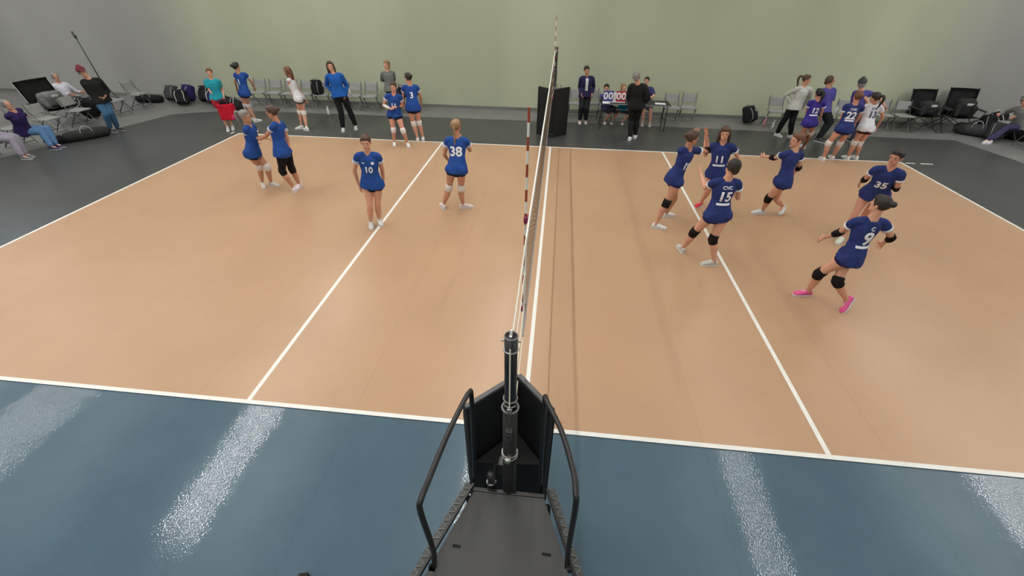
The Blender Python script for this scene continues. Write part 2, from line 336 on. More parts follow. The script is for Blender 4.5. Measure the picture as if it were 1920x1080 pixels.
# ------------------------------------------------------------------ referee stand
rs = empty('referee_stand', (0, -1.5, 0), 'black referee stand with trapezoid platform and two bent tube handrails, nearest the camera', 'referee stand')
def rpart(n, bm, m, par=None, **k): return obj(n, bm, m, par or rs, world=True, **k)
ZD = .9
deck = rpart('platform', poly_prism(NB(), [(-.27, -1.17), (.215, -1.17), (.56, -2.1), (-.62, -2.1)], ZD-.03, ZD), mat('grey_rubber_deck', (58, 58, 58), .6, bump=.6, bscale=150, var=.12, vscale=4))
DP = mat('ribbed_tread_metal', (62, 64, 62), .5, bump=.3, var=.3, vscale=30)
for (a, b) in (((-.285, -1.12), (-.66, -2.12)), ((.235, -1.1), (.60, -2.12))):
    a, b = V((*a, ZD)), V((*b, ZD)); d = (b-a).normalized(); rz = math.atan2(d.y, d.x); c = (a+b)/2; L = (b-a).length; n = V((-d.y, d.x, 0)); sg = 1 if a.x > 0 else -1
    if n.x*sg < 0: n = -n
    sr = rpart('side_rail', bx(NB(), (c.x+n.x*.028, c.y+n.y*.028, ZD-.035), (L, .05, .05), rz, bev=.006), DP)
    bm = NB()
    for k in range(int(L/.03)):
        e = a+d*(k*.03+.015)+n*.028; bx(bm, (e.x, e.y, ZD-.008), (.008, .044, .008), rz+.5*(1 if k % 2 else -1))
    tag(rpart('tread_rib', bm, mat('tread_rib_metal', (88, 90, 88), .45), sr), kind='stuff')
    rpart('inner_lip', bx(NB(), (c.x-n.x*.006, c.y-n.y*.006, ZD+.004), (L, .012, .03), rz), BLKM)
rpart('front_beam', bx(NB(), (-.03, -1.15, ZD-.03), (.5, .03, .06), bev=.005), BLKM)
for (x, y, sx) in ((-.315, -1.527, .05), (.243, -1.515, .055)):
    rpart('deck_slot', bx(NB(), (x, y, ZD+.002), (sx, .014, .006), -.06), mat('slot_black', (6, 6, 6), .9))
for (xt, yt, xb, yb) in ((-.3, -1.2, -.33, -1.0), (.24, -1.2, .28, -1.0), (-.6, -2.08, -.68, -2.35), (.54, -2.08, .62, -2.35)):
    lg = rpart('leg', tube(NB(), (xb, yb, .03), (xt, yt, ZD-.05), .022, 12), BLKM, smooth=True)
    rpart('rubber_foot', tube(NB(), (xb, yb, .012), (xb, yb, .06), .03, 12), mat('rubber', (20, 20, 20), .8), lg)
for (pts) in ([(-.435, -1.66, .84), (-.42, -1.63, 1.05), (-.445, -1.625, 1.50), (-.44, -1.60, 1.585), (-.425, -1.50, 1.60), (-.385, -1.2, 1.60), (-.335, -.95, 1.60), (-.32, -.885, 1.585), (-.315, -.86, 1.52), (-.325, -.86, 1.0), (-.325, -.9, .6)],
              [(.375, -1.56, .84), (.365, -1.53, 1.05), (.362, -1.51, 1.50), (.355, -1.48, 1.585), (.345, -1.38, 1.60), (.28, -1.13, 1.60), (.19, -.93, 1.60), (.175, -.875, 1.585), (.17, -.855, 1.52), (.18, -.86, 1.0), (.19, -.9, .6)]):
    h = rpart('handrail', path(NB(), smoothpath(pts, 4), .0165, 12), BLKM, smooth=True)
    bm = NB(); p = V(pts[0]); bx(bm, (p.x, p.y, .875), (.05, .05, .05), bev=.006); rpart('rail_socket', bm, BLKM, h)
for k, z in enumerate((.2, .43, .66)):
    w_ = .62+.04*(2-k); rpart('ladder_rung', tube(NB(), (-w_, -2.3+.08*k, z), (w_-.06, -2.3+.08*k, z), .018, 10), BLKM, smooth=True)
cl = rpart('clamp_knob', tube(NB(), (-.155, -1.115, .86), (-.155, -1.10, 1.03), .028, 14), BLKM, smooth=True)
rpart('knob_ring', ring(NB(), (-.155, -1.115, .95), (0, .1, 1), .03, .005), STEEL, cl, smooth=True)
# tripod foot by the stand, cut by the lower frame edge
tf = empty('camera_tripod', (-1.55, -1.62, 0), 'black rubber tripod foot at the lower picture edge, left of the referee stand', 'tripod')
obj('foot', bx(NB(), (0, .06, .055), (.075, .1, .07), .2, bev=.012), mat('rubber', (20, 20, 20), .8), tf)
obj('leg', tube(NB(), (0, .03, .07), (-.05, -1.0, 1.2), .014, 10), BLKM, tf, True)
# ------------------------------------------------------------------ chairs
CHG = mat('chair_grey_plastic', (150, 150, 150), .5, bump=.1, var=.05); CHM = mat('chair_grey_frame', (96, 97, 98), .4, metal=.4)
def make_chair():
    r = empty('folding_chair', (0, 0, 0))
    bm = NB(); bx(bm, (0, .02, .455), (.45, .42, .035), bev=.014); obj('seat', bm, CHG, r)
    M = Matrix.Rotation(math.radians(-9), 4, 'X')
    bm = NB(); bx(bm, (0, .13, .72), (.45, .03, .24), bev=.012, M=M); obj('backrest', bm, CHG, r)
    for s in (-1, 1):
        obj('leg', tube(NB(), (s*.21, -.2, .012), (s*.21, .17, .62), .012, 8), CHM, r)
        obj('leg', tube(NB(), (s*.235, .26, .012), (s*.225, -.12, .46), .012, 8), CHM, r)
        obj('back_upright', tube(NB(), (s*.21, .17, .6), (s*.21, .255, .86), .011, 8), CHM, r)
    obj('stretcher', tube(NB(), (-.21, -.16, .1), (.21, -.16, .1), .01, 8), CHM, r)
    obj('stretcher', tube(NB(), (-.235, .21, .1), (.235, .21, .1), .01, 8), CHM, r)
    return r
proto = None
def chair(x, y, rz, label, group='grey folding chairs'):
    global proto
    if proto is None: proto = make_chair(); c = proto
    else: c = copy_tree(proto)
    c.location = (x, y, GZ(x, y)); c.rotation_euler = (0, 0, rz); tag(c, label, 'chair', group); return c
def GZ(x, y): return .013 if (-12.4 < x < 11.9 and y < 11.42) else .001
rowL = [-10.2+.57*i for i in range(8)]
names = ['leftmost', 'second', 'third', 'fourth', 'fifth', 'sixth', 'seventh', 'last']
for i, x in enumerate(rowL):
    chair(x, 12.15, 0, 'grey folding chair, %s from the left in the row behind the left team' % names[i], 'chairs behind the left team')
chair(-5.05, 12.15, 0, 'grey folding chair under the dark gear bag, behind the number 3 player', 'chairs behind the left team')
chair(.72, 12.2, 0, 'grey folding chair behind the far post, left of the woman in the dark jacket', 'chairs near the score table')
chair(1.25, 12.3, .1, 'grey folding chair directly behind the woman in the dark jacket', 'chairs near the score table')
chair(3.75, 12.1, 0, 'empty grey folding chair at the right end of the score table', 'chairs near the score table')
chair(4.3, 12.2, -.1, 'empty grey folding chair, farthest right of the score table', 'chairs near the score table')
chair(6.95, 12.1, 0, 'grey folding chair behind the woman in the white sweater', 'chairs behind the right team')
chair(8.35, 12.0, 0, 'grey folding chair between the two men in purple shirts', 'chairs behind the right team')
chair(8.95, 12.0, 0, 'grey folding chair behind the number 22 player', 'chairs behind the right team')
chair(10.1, 12.1, 0, 'grey folding chair just left of the camping chairs', 'chairs behind the right team')
chair(10.7, 12.1, 0, 'grey folding chair against the left camping chair', 'chairs behind the right team')
ords = ['nearest the camera', 'second from the camera', 'third from the camera', 'fourth from the camera', 'fifth from the camera', 'farthest from the camera']
for i in range(6):
    chair(-13.95, 6.35+.93*i+(.3 if i > 3 else 0), math.pi/2, 'grey folding chair in the front spectator row at the left edge, ' + ords[i], 'front row of spectator chairs')
for i in range(6):
    if i not in (3, 4): chair(-15.75, 6.0+.93*i, math.pi/2, 'grey folding chair in the second spectator row at the left edge, ' + ords[i], 'second row of spectator chairs')
for i in range(5):
    chair(13.35, 8.2+.86*i, -math.pi/2, 'grey folding chair in the spectator row at the right edge, ' + ords[i], 'right row of spectator chairs')
chair(-15.1, 10.05, math.pi/2, 'grey folding chair under the person in the white shirt', 'front row of spectator chairs')
# folding chair orientation: the seat faces local -Y

# ------------------------------------------------------------------ camping chairs
def camp_chair(x, y, rz, w_, label, fr=BLKM, fab=None, backh=1.0, stuff_=True):
    fab = fab or mat('black_nylon', (34, 34, 36), .8, bump=.5, bscale=25, var=.25)
    c = empty('camping_chair', (x, y, GZ(x, y)), label, 'camping chair', 'folding camping chairs', rz)
    h = w_/2
    def sheet(pts, nm, th=.02):
        bm = NB(); vs = [bm.verts.new(p) for row in pts for p in row]; nc = len(pts[0])
        for i in range(len(pts)-1):
            for j in range(nc-1): bm.faces.new((vs[i*nc+j], vs[i*nc+j+1], vs[(i+1)*nc+j+1], vs[(i+1)*nc+j]))
        bmesh.ops.solidify(bm, geom=bm.faces[:], thickness=th); return obj(nm, bm, fab, c, True)
    n = 7
    sheet([[(-h+w_*j/n, -.28+.5*i/4, .50-.07*math.sin(math.pi*j/n)*math.sin(math.pi*(i+.5)/5)-.04*i/4) for j in range(n+1)] for i in range(5)], 'seat')
    sheet([[((-h+w_*j/n)*(1-.06*i/5), .2+.22*i/5+.06*math.sin(math.pi*j/n), .44+(backh-.44)*i/5) for j in range(n+1)] for i in range(6)], 'backrest')
    for s in (-1, 1):
        obj('armrest', bx(NB(), (s*(h+.03), -.03, .68), (.08, .48, .03), bev=.012), fab, c)
        obj('leg', tube(NB(), (s*h, -.3, .02), (s*h*.9, .3, .52), .011, 8), fr, c)
        obj('leg', tube(NB(), (s*h, .34, .02), (s*h, -.28, .52), .011, 8), fr, c)
        obj('arm_post', tube(NB(), (s*h, -.28, .5), (s*(h+.02), -.25, .68), .01, 8), fr, c)
        obj('back_post', tube(NB(), (s*h*.95, .18, .45), (s*h*.94, .44, backh+.02), .011, 8), fr, c)
        obj('cross_brace', tube(NB(), (s*h, -.3, .03), (-s*h, -.27, .5), .009, 8), fr, c)
        obj('cross_brace', tube(NB(), (s*h, .33, .03), (-s*h, .25, .48), .009, 8), fr, c)
    return c
camp_chair(11.35, 12.2, .1, .8, 'black folding camping chair, left of the pair against the right part of the wall', backh=1.12)
camp_chair(12.35, 12.2, -.12, .8, 'black folding camping chair, right of the pair against the right part of the wall', backh=1.18)
camp_chair(-14.7, 9.2, math.pi/2-.1, .95, 'wide dark camping chair with a pale rim among the spectator chairs at left', mat('pale_tube', (170, 170, 168), .4), backh=1.22)

# ------------------------------------------------------------------ bags
def soft_box(name, par, c, s, m, rz=0, vox=.03, tilt=0, cr=.35):
    bm = NB(); M = Matrix.Translation(c) @ Matrix.Rotation(rz, 4, 'Z') @ Matrix.Rotation(tilt, 4, 'X')
    r = bmesh.ops.create_cube(bm, size=1, matrix=M @ Matrix.Diagonal((*s, 1)))
    bmesh.ops.bevel(bm, geom=bm.edges[:], offset=min(s)*cr, segments=3, affect='EDGES', profile=.55)
    bmesh.ops.subdivide_edges(bm, edges=[e for e in bm.edges if e.calc_length() > .12], cuts=2, use_grid_fill=True)
    rnd = random.Random(hash((round(c[0]*100), round(s[0]*100), round(s[2]*100))))
    for v in bm.verts: v.co += V((rnd.uniform(-1, 1), rnd.uniform(-1, 1), rnd.uniform(-1, 1)))*min(s)*.035
    return obj(name, bm, m, par, True)
def backpack(x, y, z, rz, m, label, group, lie=0, acc=None, sc=1):
    b = empty('backpack', (x, y, z+(.05 if z < .1 else 0)*sc), label, 'bag', group, rz); b.rotation_euler = (-.42 if z < .1 else -.1, 0, rz); acc = acc or mat('bag_grey_trim', (140, 140, 142), .6)
    soft_box('bag_body', b, (0, 0, .22*sc), (.34*sc, .22*sc, .44*sc), m)
    soft_box('front_pocket', b, (0, -.13*sc, .15*sc), (.27*sc, .09*sc, .24*sc), m)
    soft_box('side_pocket', b, (.18*sc, 0, .14*sc), (.06*sc, .14*sc, .2*sc), m)
    obj('handle', path(NB(), smoothpath([(-.05*sc, .04, .43*sc), (-.04*sc, .04, .48*sc), (.04*sc, .04, .48*sc), (.05*sc, .04, .43*sc)], 3), .01), acc, b, True)
    bm = NB()
    for s in (-1, 1): path(bm, smoothpath([(s*.09*sc, -.115*sc, .38*sc), (s*.12*sc, -.19*sc, .26*sc), (s*.11*sc, -.19*sc, .1*sc), (s*.13*sc, -.12*sc, .03*sc)], 3), .011)
    obj('strap', bm, acc, b, True)
    return b
def duffel(x, y, z, rz, m, label, group, L=.62, r=.16, acc=None):
    b = empty('duffel_bag', (x, y, z), label, 'bag', group, rz); acc = acc or mat('bag_grey_trim', (140, 140, 142), .6)
    bm = NB(); loft(bm, [(-L/2, 0, r), (-L/4, 0, r*1.02), (0, 0, r*.97), (L/4, 0, r*1.03), (L/2, 0, r)], [(r*.92, r*.92), (r, r), (r*1.02, r*.97), (r, r), (r*.9, r*.92)], side=V((0, 1, 0)), seg=14)
    obj('bag_body', bm, m, b, True)
    bm = NB()
    for s in (-1, 1): path(bm, smoothpath([(-.13, s*r*.95, r), (-.11, s*r*.6, r*2.05), (.0, s*.04, r*2.5), (.11, s*r*.6, r*2.05), (.13, s*r*.95, r)], 4), .01)
    obj('handle', bm, acc, b, True)
    soft_box('end_pocket', b, (L/2+.02, 0, r*.9), (.06, r*1.3, r*1.2), m)
    return b
BG = cloth('bag_black', (30, 30, 32)); BN = cloth('bag_navy', (42, 36, 84)); BGR = cloth('bag_charcoal', (62, 62, 64))
gl = 'bags heaped by the wall at left'
duffel(-14.35, 12.05, 0, .1, BG, 'low black duffel bag at the left end of the heap by the wall', gl, L=.8, r=.13)
backpack(-13.6, 12.2, 0, .1, BGR, 'charcoal backpack with a pale strap, second item from the left of the heap', gl, sc=1.15)
backpack(-13.05, 12.25, 0, -.2, BN, 'navy and black backpack, tall one on the left half of the heap', gl, sc=1.2)
backpack(-12.85, 11.75, 0, .5, BG, 'black backpack with pale straps at the front of the heap', gl, sc=1.1, acc=mat('pale_strap', (195, 195, 192), .6))
backpack(-12.3, 12.2, 0, .1, BG, 'black backpack behind the middle of the heap by the left wall', gl, sc=1.2)
backpack(-11.8, 11.95, 0, -.1, BN, 'navy backpack in the middle of the heap with a white patch', gl, sc=1.15, acc=mat('pale_strap', (195, 195, 192), .6))
duffel(-11.2, 11.75, 0, -.5, BG, 'long black duffel bag on the right half of the heap', gl, L=.8, r=.19, acc=mat('pale_strap', (195, 195, 192), .6))
duffel(-10.55, 11.35, .013, -.6, BG, 'black duffel bag at the right end of the heap behind the child in teal', gl, L=.75, r=.18, acc=mat('pale_strap', (195, 195, 192), .6))
backpack(-8.02, 12.1, .475, 0, BG, 'black backpack standing on a grey chair beside the blue jacket', 'bags on chairs')
duffel(-5.05, 12.1, .475, 0, BG, 'dark gear bag lying on a chair behind the number 3 player', 'bags on chairs', L=.85, r=.15)
backpack(6.3, 12.2, 0, .6, BG, 'black backpack on the floor left of the woman in the white sweater', 'bags behind the right team', sc=1.15)
gr = 'bags heaped in the right corner'
duffel(12.75, 11.9, 0, -.6, BGR, 'charcoal duffel bag at the left end of the right heap', gr, L=.75, r=.17)
backpack(13.1, 11.95, 0, -.3, BG, 'black backpack with a pale logo patch in the right heap', gr, sc=1.2)
backpack(13.55, 12.1, 0, .2, BG, 'black backpack at the back of the right heap, topmost of the heap', gr, sc=1.35, acc=mat('pale_strap', (195, 195, 192), .6))
backpack(12.95, 11.45, 0, -.5, BGR, 'charcoal backpack at the front of the right heap', gr, sc=1.0)
duffel(13.7, 11.65, 0, -.9, BG, 'tall black duffel bag at the right end of the right heap', gr, L=.6, r=.22)
duffel(-12.75, 8.0, .0, 1.0, mat('mesh_bag_black', (26, 26, 27), .8, bump=.8, bscale=90, var=.5, vscale=60), 'black mesh bag on the floor at the feet of the man in black', 'bags at the feet of the man in black', L=.85, r=.14)
duffel(-13.15, 7.55, .0, .7, BG, 'small black bag on the floor left of the black mesh bag', 'bags at the feet of the man in black', L=.45, r=.11)
backpack(-14.55, 9.95, .0, -1.4, BG, 'black backpack beside the chairs behind the man in black', 'bags at the left chairs', sc=1.3)
for (x, y, L, lb) in ((-12.95, 7.35, .5, 'short pale floor strip in front of the mesh bag'), (-12.75, 6.65, .45, 'pale floor strip below the seated person in jeans'), (-12.85, 5.9, .45, 'pale floor strip nearest the left picture edge')):
    o = obj('tape_strip', bx(NB(), (0, 0, .004), (L, .05, .006), bev=.002), mat('pale_tape', (205, 205, 200), .6)); o.location = (x, y, GZ(x, y)); o.rotation_euler = (0, 0, .3); tag(o, lb, 'tape')

# ------------------------------------------------------------------ bottles
def bottle(x, y, z, col, label, h=.24, m2=None):
    b = empty('water_bottle', (x, y, z), label, 'bottle', 'water bottles')
    bm = NB(); loft(bm, [(0, 0, .006), (0, 0, h*.3), (0, 0, h*.62), (0, 0, h*.76), (0, 0, h*.84)], [.034, .036, .035, .024, .015], seg=12, round_=False)
    obj('bottle_body', bm, mat('bottle_%d_%d' % (col[0], col[2]), col, .3), b, True)
    obj('cap', tube(NB(), (0, 0, h*.83), (0, 0, h), .019, 12), m2 or mat('cap_grey', (190, 190, 190), .4), b, True)
bottle(-6.85, 12.05, .475, (190, 192, 190), 'clear bottle standing on a chair right of the blue jacket')
bottle(-7.35, 11.25, .013, (225, 226, 224), 'white bottle on the floor in front of the chairs left of the blue jacket', h=.3)
bottle(-15.05, 12.2, 0, (222, 222, 220), 'white bottle on the floor left of the heap of bags', h=.16)
bottle(6.68, 12.0, 0, (200, 130, 140), 'pink bottle beside the black backpack near the white sweater', h=.32)
bottle(6.85, 11.75, 0, (205, 205, 205), 'pale bottle on the floor right of the pink bottle', h=.26)
bottle(8.6, 11.95, .475, (215, 215, 225), 'white bottle standing on the chair between the men in purple', h=.24)

# ------------------------------------------------------------------ score table
tb = empty('score_table', (2.42, 11.22, .013), 'black folding table with the flip scoreboard, left of the man in black seen from behind', 'table')
TB = mat('table_black', (34, 34, 36), .5, var=.1)
obj('tabletop', bx(NB(), (0, 0, .735), (2.05, .6, .035), bev=.008), TB, tb)
obj('top_edge', bx(NB(), (0, -.303, .735), (2.0, .006, .02)), mat('edge_light', (150, 150, 150), .5), tb)
for sx in (-1, 1):
    for sy in (-1, 1): obj('leg', tube(NB(), (sx*.96, sy*.25, .0), (sx*.93, sy*.25, .72), .016, 10), TB, tb)
    obj('leg_brace', tube(NB(), (sx*.95, -.25, .3), (sx*.95, .25, .3), .01, 8), TB, tb)
sb = empty('scoreboard', (1.79, 11.1, .766), 'flip scoreboard showing 00 in blue and 00 in red on the score table', 'scoreboard')
obj('base', bx(NB(), (0, .03, .012), (.66, .16, .02), bev=.004), mat('white_plastic', (220, 220, 220), .5), sb)
for gx, colr, nm in ((-.19, (58, 62, 140), 'blue'), (.19, (176, 40, 62), 'red')):
    for k in range(2):
        cx = gx+(k-.5)*.145
        cd_ = obj('score_card', bx(NB(), (cx, -.02, .17), (.14, .012, .29), bev=.003), mat('card_'+nm, colr, .5), sb); tag(cd_, nm+' flip card with a white 0')
        bm = text_bm('0', .27, .03); r = bmesh.ops.extrude_face_region(bm, geom=bm.faces[:]); bmesh.ops.translate(bm, vec=(0, 0, .006), verts=[e for e in r['geom'] if isinstance(e, bmesh.types.BMVert)])
        M = Matrix.Translation((cx, -.029, .165)) @ Matrix.Rotation(math.pi/2, 4, 'X'); bmesh.ops.transform(bm, matrix=M, verts=bm.verts)
        obj('digit', bm, mat('digit_white', (235, 235, 238), .5), cd_)
        bm = NB(); ring(bm, (cx-.03, -.02, .315), (1, 0, 0), .014, .003, 10, 5); ring(bm, (cx+.03, -.02, .315), (1, 0, 0), .014, .003, 10, 5); obj('binding_ring', bm, STEEL, cd_)
for sgn in (-1,): 
    M = Matrix.Rotation(-.3, 4, 'X'); bm = NB(); bx(bm, (0, .02, .14), (.6, .01, .25), M=M); obj('rear_stand', bm, mat('white_plastic', (220, 220, 220), .5), sb)
for (x, y, rz, sx, lb) in ((2.45, 11.08, .1, .32, 'white score sheet on the table right of the red score cards'), (3.15, 11.1, -.1, .3, 'white sheet of paper at the right end of the score table'), (1.55, 10.98, .2, .2, 'small white paper at the left front corner of the score table')):
    o = obj('paper_sheet', bx(NB(), (0, 0, .002), (sx, .2, .004)), mat('paper', (228, 230, 232), .8)); o.location = (x, y, .768); o.rotation_euler = (0, 0, rz); tag(o, lb, 'paper')

# ------------------------------------------------------------------ phone tripod at left
tp = empty('tripod', (-14.45, 10.75, 0), 'tall black tripod with a small head leaning beside the man in the black jacket', 'tripod')
obj('pole', loft(NB(), [(0, 0, .5), (-.05, 0, 1.3), (-.12, 0, 2.1)], [.018, .015, .012], seg=8, round_=False), BLKM, tp, True)
for k in range(3):
    a = .4+k*2.094; obj('leg', tube(NB(), (.45*math.cos(a), .45*math.sin(a), .012), (-.02, 0, .85), .013, 8), BLKM, tp)
    obj('leg_spreader', tube(NB(), (.24*math.cos(a), .24*math.sin(a), .4), (0, 0, .5), .007, 6), BLKM, tp)
obj('tripod_head', bx(NB(), (-.125, 0, 2.15), (.05, .05, .09), bev=.008), BLKM, tp)
obj('phone', bx(NB(), (-.13, -.02, 2.24), (.08, .012, .12), bev=.004), mat('phone_grey', (90, 90, 92), .3), tp)
